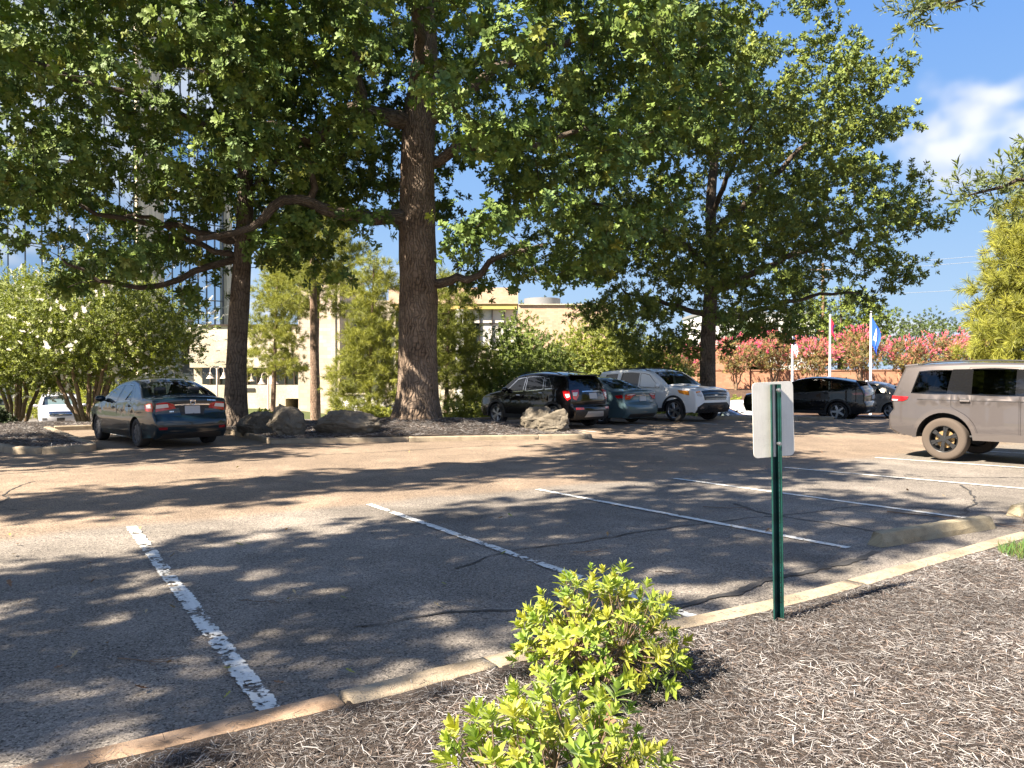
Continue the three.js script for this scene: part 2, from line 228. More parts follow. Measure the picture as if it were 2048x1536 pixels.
// lower car park behind the trees, and the straw-covered bank below the brick wall
structure(mk('lower_lot', sheet(spread([[-60, -4, 2], [-4, 60, 1]]), spread([[27, 52, 1]]), (x, Z) => groundY(x, Z) + 0.02, (x, Z) => Z > brink(x) + (x > 8.6 ? 0.5 : 4.5)), M.asphaltFar));
structure(mk('straw_bank', sheet(steps(2, 70, 2), steps(51, 70, 1), (x, Z) => groundY(x, Z) + 0.015 + 0.05 * fbm(x, Z, 0, 2)), M.straw));

// planting beds: mulch sheets inside the kerbs
const bedShapes = {
  oak: [[-5.6, 17.95], [-2.7, 18.55], [1.85, 19.45], [1.7, 20.6], [0.5, 22.4], [-1.35, 24.75], [-1.95, 26.0], [-1.2, 27.0], [-4, 28.2], [-9, 28.4], [-13, 25.6], [-16, 24.6], [-14.5, 23.6], [-13.2, 22.1], [-10.3, 24.2], [-9.3, 23.2], [-7.75, 21.05]],
  finger: [[-9.75, 15.75], [-9.2, 15.85], [-8.98, 16.3], [-9.2, 16.85], [-9.7, 17.5], [-13.2, 22.1], [-14.5, 23.6], [-17.5, 23.6], [-13.9, 19.6], [-10.5, 16.1]],
};
const inside = (p, x, Z) => { let c = false; for (let i = 0, j = p.length - 1; i < p.length; j = i++) if ((p[i][1] > Z) !== (p[j][1] > Z) && x < (p[j][0] - p[i][0]) * (Z - p[i][1]) / (p[j][1] - p[i][1]) + p[i][0]) c = !c; return c; };
const tess = (g, edge, n = 9) => new TessellateModifier(edge, n).modify(g);
function bedY(x, Z) { const d = Math.hypot(x + 2.7, (Z - 22)); return 0.11 + 0.24 * sstep(4.2, 0.4, d) + 0.05 * (fbm(x * 0.9, Z * 0.9, 6, 3) - 0.5) + (Z > brink(x) - 0.5 ? groundY(x, Z) : 0); }
function bed(name, pts, yOf, mat, edge = 0.45) {
  let g = new THREE.ShapeGeometry(new THREE.Shape(pts.map(([x, Z]) => new THREE.Vector2(x, Z)))); g.deleteAttribute('normal'); g = tess(g, edge, 10);
  const p = g.attributes.position, uv = new Float32Array(p.count * 2);
  for (let i = 0; i < p.count; i++) { const x = p.getX(i), Z = p.getY(i); uv[i * 2] = x; uv[i * 2 + 1] = Z; p.setXYZ(i, x, yOf(x, Z), -Z); }
  g.setAttribute('uv', new THREE.BufferAttribute(uv, 2)); g.computeVertexNormals();
  return structure(mk(name, g, mat));
}
bed('mulch_bed', bedShapes.oak, bedY, M.mulchFar);
bed('mulch_bed', bedShapes.finger, (x, Z) => 0.10 + 0.05 * (fbm(x * 1.1, Z * 1.1, 6, 3) - 0.4), M.mulchFar);
// the near bed where the photographer stands
const nearY = (x, Z) => 0.085 + 0.05 * (fbm(x * 1.3, Z * 1.3, 16, 4) - 0.35) * sstep(0.05, 0.5, nearKerb(x) - Z);
structure(mk('mulch_bed', sheet(spread([[-30, -3, 1.5], [-3, 8, 0.08], [8, 40, 1.5]]), spread([[-20, 0, 2], [0, 9, 0.08], [9, 24, 0.5]]), nearY, (x, Z) => Z < nearKerb(x) - 0.19), M.mulch));

// kerbs: separate stones with open joints, rounded top edges
function kerbStone(pts, width, height, lift = 0) {   // pts along the face; the stone lies to the left of the way
  const prof = [[0.0, -0.05], [0.012, height - 0.035], [0.022, height - 0.012], [0.045, height], [width - 0.03, height], [width - 0.008, height - 0.012], [width, height - 0.04], [width, -0.05]], pos = [], uv = [], idx = []; let s = 0;
  for (let i = 0; i < pts.length; i++) {
    const a = pts[Math.max(0, i - 1)], b = pts[Math.min(pts.length - 1, i + 1)], l = Math.hypot(b[0] - a[0], b[1] - a[1]) || 1, nx = -(b[1] - a[1]) / l, nz = (b[0] - a[0]) / l;
    if (i) s += Math.hypot(pts[i][0] - pts[i - 1][0], pts[i][1] - pts[i - 1][1]);
    let t = 0;
    prof.forEach(([o, y], k) => { if (k) t += Math.hypot(o - prof[k - 1][0], y - prof[k - 1][1]); const chip = (fbm(pts[i][0] * 7 + k * 3, pts[i][1] * 7, 3, 3) - 0.5) * 0.014; pos.push(pts[i][0] + nx * (o + chip), lift + y + chip * 0.7, -(pts[i][1] + nz * (o + chip))); uv.push(s + pts[0][0], t); });
    if (i) for (let k = 0; k < prof.length - 1; k++) { const q = i * prof.length + k, r = q - prof.length; idx.push(r, r + 1, q, r + 1, q + 1, q); }
  }
  const n = prof.length, e = (pts.length - 1) * n;
  for (let k = 1; k < n - 1; k++) { idx.push(0, k + 1, k); idx.push(e, e + k, e + k + 1); }
  const g = new THREE.BufferGeometry(); g.setAttribute('position', new THREE.Float32BufferAttribute(pos, 3)); g.setAttribute('uv', new THREE.Float32BufferAttribute(uv, 2)); g.setIndex(idx); g.computeVertexNormals(); return g;
}
function kerb(pts, { width = 0.15, height = 0.1, stone = 3, mat = M.kerb, start = 0, first, lift = 0 } = {}) {
  const c = new THREE.CatmullRomCurve3(pts.map(([x, z]) => V3(x, 0, z)), false, 'centripetal'), L = c.getLength(), o = structure(new THREE.Group()); o.name = numbered('kerb'); scene.add(o);
  for (let s = 0, k = 0; s < L - 0.05; k++) {
    const e = Math.min(L, s + (k === 0 && start ? start : stone)), m = Math.max(2, Math.ceil((e - s) / 0.12));
    const list = Array.from({ length: m + 1 }, (_, i) => { const q = c.getPointAt(clamp((lerp(s, e - 0.012, i / m)) / L)); return [q.x, q.z]; });
    mk('kerb_stone', kerbStone(list, width, height, lift), first && k <= first[0] ? first[1] : mat, o); s = e;
  }
  return o;
}
const rev = (a) => [...a].reverse();
// along the near bed (face towards the car park on the left of the reversed way)
kerb(rev([[-0.85, 3.705], ...kerbLine.slice(5)]), { width: 0.21, height: 0.095, stone: 3.05, start: 2.2 });
kerb(rev([...kerbLine.slice(0, 4), [-0.87, 3.69]]), { width: 0.21, height: 0.09, stone: 3.05, mat: M.kerbPink });
kerb([[-9.6, 23.5], [-7.75, 21.05], [-5.72, 18.05]], { width: 0.16, height: 0.13, mat: M.kerbFar });
kerb([[-5.62, 17.95], [-2.7, 18.5], [1.9, 19.38]], { width: 0.16, height: 0.12, mat: M.kerbFar, stone: 3.2 });
kerb([[2.02, 19.42], [1.82, 20.6], [0.62, 22.45], [-1.25, 24.85], [-1.8, 25.9], [0.6, 28.2], [4.2, 31.5]], { width: 0.16, height: 0.12, mat: M.kerbFar });
kerb([[-17.6, 23.7], [-13.95, 19.6], [-10.55, 16.0], [-9.85, 15.62], [-9.2, 15.72], [-8.84, 16.3], [-9.1, 16.92], [-9.6, 17.5], [-13.1, 22.0]], { width: 0.2, height: 0.14, mat: M.kerbFar, stone: 2.9 });
kerb([[-13.05, 22.06], [-10.3, 24.15]], { width: 0.18, height: 0.14, mat: M.kerbFar });
kerb([[7.2, 27.75], [9, 27.65], [11.4, 27.3]], { width: 0.18, height: 0.13, mat: M.kerbFar });
// the kerb at the far left before the finger bed
kerb([[-22, 19.5], [-17.2, 19.2], [-14.6, 20.2]], { width: 0.18, height: 0.14, mat: M.kerbFar });

// ------------------------------------------------------------------ buildings and walls
const boxUV = (w, h, d) => { const g = new THREE.BoxGeometry(w, h, d), p = g.attributes.position, n = g.attributes.normal, uv = g.attributes.uv; for (let i = 0; i < p.count; i++) { const ax = Math.abs(n.getX(i)) > 0.5, ay = Math.abs(n.getY(i)) > 0.5; uv.setXY(i, ax ? p.getZ(i) : p.getX(i), ay ? p.getZ(i) : p.getY(i)); } return g; };
function block(name, x0, x1, y0, y1, Z0, Z1, mat, parent) { const m = mk(name, boxUV(x1 - x0, y1 - y0, Z1 - Z0), mat, parent); m.position.set((x0 + x1) / 2, (y0 + y1) / 2, -(Z0 + Z1) / 2); return m; }
const B = {
  cream: std(rgb(0.70, 0.64, 0.51), 0.85, { map: rep(concreteMap, 0.12, 0.12) }), white: std(rgb(0.78, 0.76, 0.72), 0.8), tan: std(rgb(0.62, 0.44, 0.31), 0.9, { map: rep(brickMap, 1 / 2.4, 1 / 2.4) }),
  buff: std(rgb(0.62, 0.52, 0.42), 0.9, { map: rep(brickMap, 1 / 4.8, 1 / 4.8) }), red: std(rgb(0.52, 0.28, 0.18), 0.9, { map: rep(brickMap, 1 / 2.2, 1 / 2.2) }), gold: std(rgb(0.5, 0.38, 0.12), 0.7), bronze: std(rgb(0.05, 0.035, 0.025), 0.4), grey: std(rgb(0.2, 0.205, 0.21), 0.7), dark: std(rgb(0.03, 0.028, 0.026), 0.8),
  pane: phys(rgb(0.02, 0.024, 0.026), 0.05, { specularIntensity: 1.0, ior: 1.6 }), blind: phys(rgb(0.62, 0.60, 0.55), 0.25, { clearcoat: 1, clearcoatRoughness: 0.03 }),
  mirror: phys(rgb(0.62, 0.70, 0.78), 0.02, { metalness: 1 }), frame: std(rgb(0.10, 0.11, 0.12), 0.4, { metalness: 0.5 }),
};
{ // low office: cream concrete wing, buff brick stair tower, tall glazed hall with a gold lintel, tan brick wing
  const g = thing('office_building', 'low cream concrete and brick office building with gold lintel band behind the pines', 'building', P(0, 0, 0));
  const s = 0.0401, X = (u) => (u - 1024) * s, Y = (v) => 1.6 + (750 - v) * s, F = 62;
  block('upper_band', X(380), X(611), Y(735), Y(652), F, F + 10, B.cream, g);
  block('parapet', X(378), X(611), Y(652), Y(649), F - 0.15, F + 10, B.bronze, g);
  block('lower_wall', X(380), X(572), -1.7, Y(770), F - 0.1, F + 10, B.cream, g);
  block('lintel', X(572), X(611), Y(797), Y(770), F - 0.1, F + 10, B.cream, g);
  block('garage_back_wall', X(572), X(611), -1.7, Y(797), F + 7.6, F + 8, B.cream, g);
  block('window_recess', X(382), X(609), Y(770), Y(735), F + 0.6, F + 0.7, B.cream, g);
  for (let i = 0; i < 11; i++) { const a = lerp(X(400), X(606), i / 11), b = lerp(X(400), X(606), (i + 1) / 11); const w = block('window', a + 0.05, b - 0.05, Y(769), Y(736), F + 0.35, F + 0.4, i % 4 === 3 ? B.blind : B.pane, g); mk('frame', new THREE.BoxGeometry(0.07, Y(736) - Y(769), 0.12), B.bronze, w).position.set((b - a) / 2 - 0.02, 0, 0.08); }
  block('vent', X(490), X(511), Y(783), Y(776), F - 0.16, F - 0.1, B.dark, g);
  block('brick_tower', X(612), X(692), -1.7, Y(545), F - 2.2, F + 8, B.buff, g);
  for (let i = 0; i < 2; i++) block('pilaster', X(680 - i * 4), X(684 - i * 4), -1.7, Y(545), F - 2.3, F - 2.2, B.cream, g);
  block('hall_base', X(692), X(912), -1.7, Y(742), F, F + 6, B.cream, g);
  block('hall_wall', X(692), X(790), Y(742), Y(600), F + 0.4, F + 6, B.cream, g);
  for (let i = 0; i < 3; i++) block('window', X(705 + i * 28), X(725 + i * 28), Y(735), Y(640), F + 0.3, F + 0.38, B.pane, g);
  for (let i = 0; i < 5; i++) { const w = block('window', X(793 + i * 24), X(815 + i * 24), Y(738), Y(622), F + 0.5, F + 0.58, B.pane, g); mk('frame', new THREE.BoxGeometry(0.09, Y(622) - Y(738), 0.2), B.cream, w).position.set(0.46, 0, 0.1); mk('frame', new THREE.BoxGeometry(0.9, 0.08, 0.14), B.cream, w).position.set(0, -0.9, 0.08); }
  block('column', X(912), X(928), -1.7, Y(620), F - 0.6, F + 0.4, B.white, g);
  block('column', X(929), X(935), -1.7, Y(620), F - 0.2, F + 0.4, B.bronze, g);
  for (let i = 0; i < 4; i++) {
    const a = 936 + i * 24.5, b = a + 23;
    for (const [v0, v1, m] of [[702, 647, i === 0 ? B.pane : B.blind], [646, 619, B.blind]]) block('window', X(a), X(b), Y(v0), Y(v1), F + 0.1, F + 0.18, m, g);
    block('mullion', X(b), X(b + 1.5), Y(702), Y(619), F - 0.05, F + 0.2, B.bronze, g);
  }
  block('transom', X(936), X(1033), Y(647), Y(646), F - 0.02, F + 0.2, B.bronze, g);
  block('hall_spandrel', X(936), X(1034), -1.7, Y(702), F, F + 6, B.cream, g);
  block('gold_lintel', X(790), X(1034), Y(619), Y(609), F - 0.4, F + 5, B.gold, g);
  block('fascia', X(780), X(1036), Y(609), Y(577), F - 0.5, F + 6, B.tan, g);
  block('brick_wing', X(1036), X(1215), -1.7, Y(612), F - 0.8, F + 12, B.tan, g);
  block('coping', X(1036), X(1216), Y(612), Y(610), F - 0.95, F + 12, B.cream, g);
  const tank = mk('roof_drum', new THREE.CylinderGeometry(1.6, 1.6, 1.15, 36), B.grey, g); tank.position.set(X(1090), Y(598), -(F + 6));
  block('roof_hatch', X(1088), X(1106), Y(588), Y(585), F + 5, F + 6, B.red, g);
  const lw = thing('garden_wall', 'low white garden wall behind the black bell lamp', 'wall', P(0, 0, 0));
  block('wall_panel', -11.2, -8.2, -1.7, 0.35, 50, 50.3, B.white, lw); block('wall_panel', -8.15, -6.9, -1.7, -0.35, 49.4, 50.2, B.white, lw); block('coping', -11.3, -8.1, 0.35, 0.42, 49.9, 50.4, B.cream, lw);
}
{ // mirror-glass tower at the left: every pane is a piece of its own
  const g = thing('glass_tower', 'tall mirror-glass office tower with concrete corner column at the left', 'building', P(-37.8, -1.5, 78));
  const dir = V3(16.2, 0, -15).normalize(), R = rng(77); g.rotation.y = Math.atan2(-dir.z, dir.x);   // the face runs back to the right
  const pane = new THREE.BoxGeometry(1, 1, 0.03);
  const wing = (x0, n, w, z0, floors, fh, y0) => {
    for (let f = 0; f < floors; f++) {
      for (let i = 0; i < n; i++) { const m = mk('glass_pane', pane, B.mirror, g); m.scale.set(w - 0.07, fh - 0.09, 1); m.position.set(x0 + (i + 0.5) * w, y0 + (f + 0.5) * fh, z0); m.rotation.set((R() - 0.5) * 0.012, (R() - 0.5) * 0.016, 0); }
      const t = mk('transom', new THREE.BoxGeometry(n * w, 0.1, 0.1), B.frame, g); t.position.set(x0 + n * w / 2, y0 + f * fh, z0 + 0.05);
    }
    for (let i = 0; i <= n; i++) { const m = mk('mullion', new THREE.BoxGeometry(0.075, floors * fh, 0.16), B.frame, g); m.position.set(x0 + i * w, y0 + floors * fh / 2, z0 + 0.08); }
    const bk = mk('core_wall', new THREE.BoxGeometry(n * w, floors * fh, 0.3), B.cream, g); bk.position.set(x0 + n * w / 2, y0 + floors * fh / 2, z0 - 0.3);
  };
  wing(-24.5, 18, 1.35, 0, 10, 4.1, 3.0);
  const c = mk('corner_column', new THREE.BoxGeometry(2.0, 44, 1.6), B.cream, g); c.position.set(1.2, 22, -0.4);
  const d = mk('return_wall', new THREE.BoxGeometry(0.9, 44, 0.4), B.cream, g); d.position.set(2.5, 22, -1.0);
  wing(3.0, 7, 0.9, -1.2, 10, 4.1, 3.0);
  const e = mk('edge_column', new THREE.BoxGeometry(0.6, 44, 2.0), B.cream, g); e.position.set(9.65, 22, -1.2);
  const base = mk('podium', new THREE.BoxGeometry(34, 3.0, 3), B.cream, g); base.position.set(-7.3, 1.5, -1.6);
}
{ // distant white building behind the round oak
  const g = thing('white_building', 'distant white building with strip windows behind the round-crowned oak', 'building', P(0, 0, 0));
  block('wall', 27, 43, -1.6, 10.2, 110, 122, B.white, g); block('roof_edge', 26.8, 43.2, 10.2, 10.6, 109.8, 122, B.grey, g);
  for (let i = 0; i < 7; i++) block('window', 33.2 + i * 1.3, 34.35 + i * 1.3, 5.6, 7.5, 109.9, 110.05, B.pane, g);
  block('sill', 33, 42.4, 7.5, 7.65, 109.7, 110, B.grey, g);
  const b = thing('brick_building', 'low orange brick building end showing between oak trunk and crape myrtles', 'building', P(0, 0, 0));
  block('wall', 13.5, 22, -1.6, 4.2, 72, 82, B.red, b); block('coping', 13.4, 22.1, 4.2, 4.35, 71.9, 82, B.cream, b);
}
{ // brick boundary wall: panels between piers
  const g = thing('brick_wall', 'long orange brick wall with piers behind the pink crape myrtles', 'wall', P(0, 0, 0));
  for (let i = 0; i < 17; i++) { const x = 12.6 + i * 3.1, top = 1.95 + (i % 4 === 1 ? 0.02 : 0); block('wall_panel', x + 0.22, x + 2.88, 0.1, top, 62, 62.25, B.red, g); block('wall_cap', x + 0.22, x + 2.88, top, top + 0.07, 61.95, 62.3, B.red, g); block('pier', x - 0.22, x + 0.22, 0.1, top + 0.12, 61.88, 62.4, B.red, g); }
}

// ------------------------------------------------------------------ trees and shrubs
function leafPart(len, wid, lobes, { fold = 0.25, droop = 0.25 } = {}) {   // one leaf along +x, upper side +y
  const half = lobes === 'oak' ? [[0, 0.05], [0.28, 0.52], [0.38, 0.26], [0.56, 1.0], [0.66, 0.38], [0.82, 0.72], [1, 0.0]] : lobes === 'lance' ? [[0, 0.06], [0.25, 0.75], [0.5, 1], [0.78, 0.62], [1, 0]] : [[0, 0.1], [0.35, 1], [0.7, 0.8], [1, 0]];
  const pos = [], idx = [];
  for (const [t, w] of half) { const x = t * len, y = -droop * t * t * len, q = w * wid / 2; pos.push(x, y, 0, x, y + fold * q, q, x, y + fold * q, -q); }
  for (let i = 0; i < half.length - 1; i++) { const a = i * 3, b = a + 3; idx.push(a, a + 1, b, a + 1, b + 1, b, a, b, a + 2, a + 2, b, b + 2); }
  const g = new THREE.BufferGeometry(); g.setAttribute('position', new THREE.Float32BufferAttribute(pos, 3)); g.setIndex(idx); return g;
}
function sprigGeo({ leaves, len, wid, shape, twig, seed, spreadAngle = [0.5, 1.2], fold, droop, vary = 0.3 }) {
  const R = rng(seed), parts = [], m = new THREE.Matrix4(), e = new THREE.Euler(), q = new THREE.Quaternion();
  for (let i = 0; i < leaves; i++) {
    const t = (i + 0.5) / leaves, s = 1 - vary * R(), az = i * 2.4 + R() * 0.5, tilt = lerp(spreadAngle[1], spreadAngle[0], t) + (R() - 0.5) * 0.35;
    const g = leafPart(len * s, wid * s, shape, { fold, droop });
    e.set((R() - 0.5) * 1.1, 0, Math.PI / 2 - tilt); q.setFromEuler(e); g.applyQuaternion(q); g.rotateY(az); g.translate(0, twig * t, 0); parts.push(g);
  }
  const g = mergeGeometries(parts); g.computeVertexNormals(); return g;
}
function needleGeo({ needles, len, wid, twig, seed }) {
  const R = rng(seed), parts = [];
  for (let i = 0; i < needles; i++) {
    const g = new THREE.BufferGeometry(), l = len * (0.7 + 0.4 * R()), b = wid;
    g.setAttribute('position', new THREE.Float32BufferAttribute([0, 0, -b / 2, 0, 0, b / 2, l * 0.6, l * 0.06, b * 0.5, l * 0.6, l * 0.06, -b * 0.5, l, l * 0.0, 0], 3)); g.setIndex([0, 1, 2, 0, 2, 3, 3, 2, 4]);
    g.rotateX(R() * 6.28); g.rotateZ(Math.PI / 2 - lerp(0.25, 1.25, Math.pow(R(), 0.8))); g.rotateY(i * 2.4 + R()); g.translate(0, twig * R(), 0); parts.push(g);
  }
  const g = mergeGeometries(parts); g.computeVertexNormals(); return g;
}
const leafLook = (coat = 0.35, through = 0.32) => phys(rgb(1, 1, 1), 0.95, { transmission: through, thickness: 0, clearcoat: coat, clearcoatRoughness: 0.38, side: THREE.DoubleSide });
const oakLeaf = phys(rgb(1, 1, 1), 0.58, { specularIntensity: 0.55, side: THREE.DoubleSide }), softLeaf = leafLook(0.2, 0.36), pineLeaf = leafLook(0.15, 0.3), petal = phys(rgb(1, 1, 1), 0.95, { transmission: 0.35, thickness: 0, side: THREE.DoubleSide });
const SPRIG = {
  oak: sprigGeo({ leaves: 10, len: 0.185, wid: 0.125, shape: 'oak', twig: 0.11, seed: 3, droop: 0.3 }),
  oakFine: sprigGeo({ leaves: 10, len: 0.165, wid: 0.10, shape: 'oak', twig: 0.12, seed: 8, droop: 0.25 }),
  willow: sprigGeo({ leaves: 14, len: 0.105, wid: 0.024, shape: 'lance', twig: 0.16, seed: 6, spreadAngle: [0.35, 1.1], droop: 0.1 }),
  myrtle: sprigGeo({ leaves: 12, len: 0.085, wid: 0.05, shape: 'oval', twig: 0.18, seed: 9, spreadAngle: [0.4, 1.3] }),
  shrub: sprigGeo({ leaves: 11, len: 0.10, wid: 0.055, shape: 'oval', twig: 0.12, seed: 12 }),
  pine: needleGeo({ needles: 46, len: 0.23, wid: 0.009, twig: 0.16, seed: 5 }),
  bloom: sprigGeo({ leaves: 16, len: 0.06, wid: 0.06, shape: 'oval', twig: 0.22, seed: 14, spreadAngle: [0.2, 1.4] }),
};
const DUMMY = new THREE.Object3D(), UP = V3(0, 1, 0);

// tapered tube along points with a radius each
function tube(pts, rad, sides, { uvScale = 1, flare, close = true, bump } = {}) {
  const pos = [], uv = [], idx = [], n = pts.length, T = V3(0, 0, 0), N = V3(1, 0, 0), B = V3(0, 0, 0), q = V3(0, 0, 0); let s = 0;
  for (let i = 0; i < n; i++) {
    T.copy(pts[Math.min(n - 1, i + 1)]).sub(pts[Math.max(0, i - 1)]).normalize(); if (T.lengthSq() < 0.5) T.set(0, 1, 0);
    N.addScaledVector(T, -N.dot(T)); if (N.lengthSq() < 1e-4) N.set(T.z, T.x, T.y).addScaledVector(T, -(T.z * T.x + T.x * T.y + T.y * T.z)); N.normalize(); B.crossVectors(T, N);
    if (i) s += pts[i].distanceTo(pts[i - 1]);
    for (let k = 0; k <= sides; k++) { const a = (k % sides) / sides * Math.PI * 2; let r = rad[i]; if (bump) r *= bump(a, s, i); q.copy(pts[i]).addScaledVector(N, Math.cos(a) * r).addScaledVector(B, Math.sin(a) * r); pos.push(q.x, q.y, q.z); uv.push(k / sides * Math.max(1, Math.round(rad[0] * 2.6)), s * 0.55 * uvScale); }
    if (i) for (let k = 0; k < sides; k++) { const a = (i - 1) * (sides + 1) + k, b = a + sides + 1; idx.push(a, a + 1, b, a + 1, b + 1, b); }
  }
  const g = new THREE.BufferGeometry(); g.setAttribute('position', new THREE.Float32BufferAttribute(pos, 3)); g.setAttribute('uv', new THREE.Float32BufferAttribute(uv, 2)); g.setIndex(idx); g.computeVertexNormals();
  const nn = g.attributes.normal; for (let i = 0; i < n; i++) { const a = i * (sides + 1), b = a + sides; const v = V3(nn.getX(a) + nn.getX(b), nn.getY(a) + nn.getY(b), nn.getZ(a) + nn.getZ(b)).normalize(); nn.setXYZ(a, v.x, v.y, v.z); nn.setXYZ(b, v.x, v.y, v.z); }
  return g;
}
function crown(name, sprig, mat, items, parent, colour, R) {   // items: [position, axis, size]
  const im = new THREE.InstancedMesh(sprig, mat, items.length); im.name = name; im.userData.kind = 'stuff';
  const c = new THREE.Color();
  items.forEach(([p, ax, s], i) => { DUMMY.position.copy(p); DUMMY.quaternion.setFromUnitVectors(UP, ax); DUMMY.rotateY(R() * 6.283); DUMMY.scale.setScalar(s); DUMMY.updateMatrix(); im.setMatrixAt(i, DUMMY.matrix); const [r, g, b] = colour(p, R); im.setColorAt(i, c.setRGB(r, g, b)); });
  parent.add(im); return im;
}
const rdir = (R) => { const z = R() * 2 - 1, a = R() * 6.283, k = Math.sqrt(1 - z * z); return V3(k * Math.cos(a), z, k * Math.sin(a)); };

// A tree: trunk path and limbs given, twigs grown towards every leaf clump, leaves in the clumps.
function tree(o) {
  const { name, label, category = 'tree', group, base, trunk, limbs = [], clumps: want, env, sprig, look, colour, bark, seed, perClump = 44, clumpR = [0.6, 1.0], size = [0.8, 1.25], minGap = 0.95, keep, flat = 0.62, tipR = 0.011, sides = 26, extra = [], swell = 1.0, minFrom = 0.25, flareAt = 1 } = o;
  const R = rng(seed), g = thing(name, label, category, base, group);
  const nodes = [];   // {p, par, r, kids}
  const add = (p, par, fixed) => { nodes.push({ p, par, fixed, r: 0, a: 0 }); return nodes.length - 1; };
  // trunk
  const tc = new THREE.CatmullRomCurve3(trunk.map(([x, y, z]) => V3(x, y, z))), tl = tc.getLength(), tn = Math.max(8, Math.round(tl / 0.35)), tr = poly(trunk.map((t, i) => [i / (trunk.length - 1), t[3]])), tp = [], trad = [];
  let prev = -1; const top0 = trunk[trunk.length - 1][1];
  for (let i = 0; i <= tn; i++) { const p = tc.getPoint(i / tn), r = tr(i / tn); tp.push(p); trad.push(r); prev = add(p.clone(), prev, r); }
  const trunkNodes = nodes.length;
  // limbs: [point list [x,y,z], r0, r1] starting at the nearest trunk node
  for (const [pts, r0, r1] of limbs) {
    const c = new THREE.CatmullRomCurve3(pts.map(([x, y, z]) => V3(x, y, z))), n = Math.max(3, Math.round(c.getLength() / 0.4));
    let best = 0, bd = 1e9; nodes.forEach((q, i) => { const d = q.p.distanceTo(c.getPoint(0)); if (d < bd) { bd = d; best = i; } });
    let par = best; for (let i = 1; i <= n; i++) { const p = c.getPoint(i / n); p.x += (R() - 0.5) * 0.14; p.y += (R() - 0.5) * 0.14; p.z += (R() - 0.5) * 0.14; par = add(p, par, lerp(r0, r1, i / n)); nodes[par].limb = true; }
  }
  // clump centres
  const cl = [...extra.map((e) => V3(...e))];
  for (let tries = 0; cl.length < want && tries < want * 60; tries++) {
    const p = env(R); if (!p || (keep && !keep(p, R))) continue;
    if (cl.some((q) => q.distanceToSquared(p) < minGap * minGap)) continue; cl.push(p);
  }
  const start = Math.round(trunkNodes * minFrom), order = cl.map((p) => { let d = 1e9; for (let i = start; i < nodes.length; i++) d = Math.min(d, nodes[i].p.distanceToSquared(p)); return [d, p]; }).sort((a, b) => a[0] - b[0]);
  for (const [, p] of order) {
    let best = start, bs = 1e9;
    for (let i = start; i < nodes.length; i++) { const q = nodes[i].p, dx = p.x - q.x, dy = p.y - q.y, dz = p.z - q.z, h = Math.hypot(dx, dz), d = Math.hypot(h, dy); const s = d + Math.max(0, -dy) * 0.7 + (i < trunkNodes ? Math.max(0, 0.3 - dy) * 0.3 : 0) + (dy > h * 2 ? 0.4 : 0); if (s < bs) { bs = s; best = i; } }
    const a = nodes[best].p, par0 = nodes[best].par >= 0 ? nodes[nodes[best].par].p : a, fwd = a.clone().sub(par0), d = a.distanceTo(p), n = Math.max(2, Math.round(d / 0.38));
    if (fwd.lengthSq() > 0) fwd.normalize(); if (best < trunkNodes) { fwd.set(p.x - a.x, 0.35, p.z - a.z).normalize(); }
    const c1 = a.clone().addScaledVector(fwd, d * 0.35), c2 = p.clone().add(V3((R() - 0.5) * 0.5, -0.12 * d + (R() - 0.5) * 0.4, (R() - 0.5) * 0.5).multiplyScalar(Math.min(1, d * 0.5)));
    c2.lerp(a, 0.3); let par = best;
    for (let i = 1; i <= n; i++) { const t = i / n, u = 1 - t, q = V3(0, 0, 0).addScaledVector(a, u * u * u).addScaledVector(c1, 3 * u * u * t).addScaledVector(c2, 3 * u * t * t).addScaledVector(p, t * t * t); if (i < n) { q.x += (R() - 0.5) * 0.12; q.y += (R() - 0.5) * 0.12; q.z += (R() - 0.5) * 0.12; } par = add(q, par); }
    nodes[par].tip = true;
  }
  // pipe-model radii from the tips down
  for (let i = nodes.length - 1; i >= 0; i--) { const q = nodes[i]; q.r = q.fixed ?? Math.max(tipR, Math.pow(q.a, 1 / 2.35) * 0.95); if (q.par >= 0) nodes[q.par].a += Math.pow(q.tip ? tipR : q.r, 2.35); }
  for (let i = 0; i < nodes.length; i++) { const q = nodes[i]; if (q.par >= 0) q.r = Math.min(q.r, nodes[q.par].r * 0.98); }
  const heavy = new Array(nodes.length).fill(-1);
  for (let i = trunkNodes; i < nodes.length; i++) { const par = nodes[i].par; if (par >= trunkNodes && (heavy[par] < 0 || nodes[i].r > nodes[heavy[par]].r)) heavy[par] = i; }
  const woods = [];
  for (let i = trunkNodes; i < nodes.length; i++) {
    const par = nodes[i].par; if (par >= trunkNodes && heavy[par] === i) continue;
    const pts = [nodes[par].p], rad = [Math.min(nodes[par].r, nodes[i].r * 1.12)]; let k = i; while (k >= 0) { pts.push(nodes[k].p); rad.push(nodes[k].r); k = heavy[k]; }
    const r = rad[1]; woods.push(tube(pts, rad, r > 0.12 ? 10 : r > 0.04 ? 7 : r > 0.02 ? 5 : 4));
  }
  // trunk mesh with flared, ribbed foot
  const fp = [], fr = [], fine = Math.round(tl / 0.12); for (let i = 0; i <= fine; i++) { const t = i / fine; fp.push(tc.getPoint(t)); fr.push(tr(t)); }
  fp[0].y -= 0.25;
  mk('trunk', tube(fp, fr, sides, { bump: (a, s) => { const ft = Math.exp(-s / (0.55 * flareAt)) * swell; return 1 + ft * (0.34 + 0.22 * Math.sin(a * 5 + seed) + 0.12 * Math.sin(a * 3 + 1 + seed)) + (fbm(Math.cos(a) * 2.5 + seed, Math.sin(a) * 2.5, s * 0.8, 3) - 0.5) * 0.16 + (vnoise(Math.cos(a) * 9 + seed, Math.sin(a) * 9, s * 1.6) - 0.5) * 0.07; } }), bark, g);
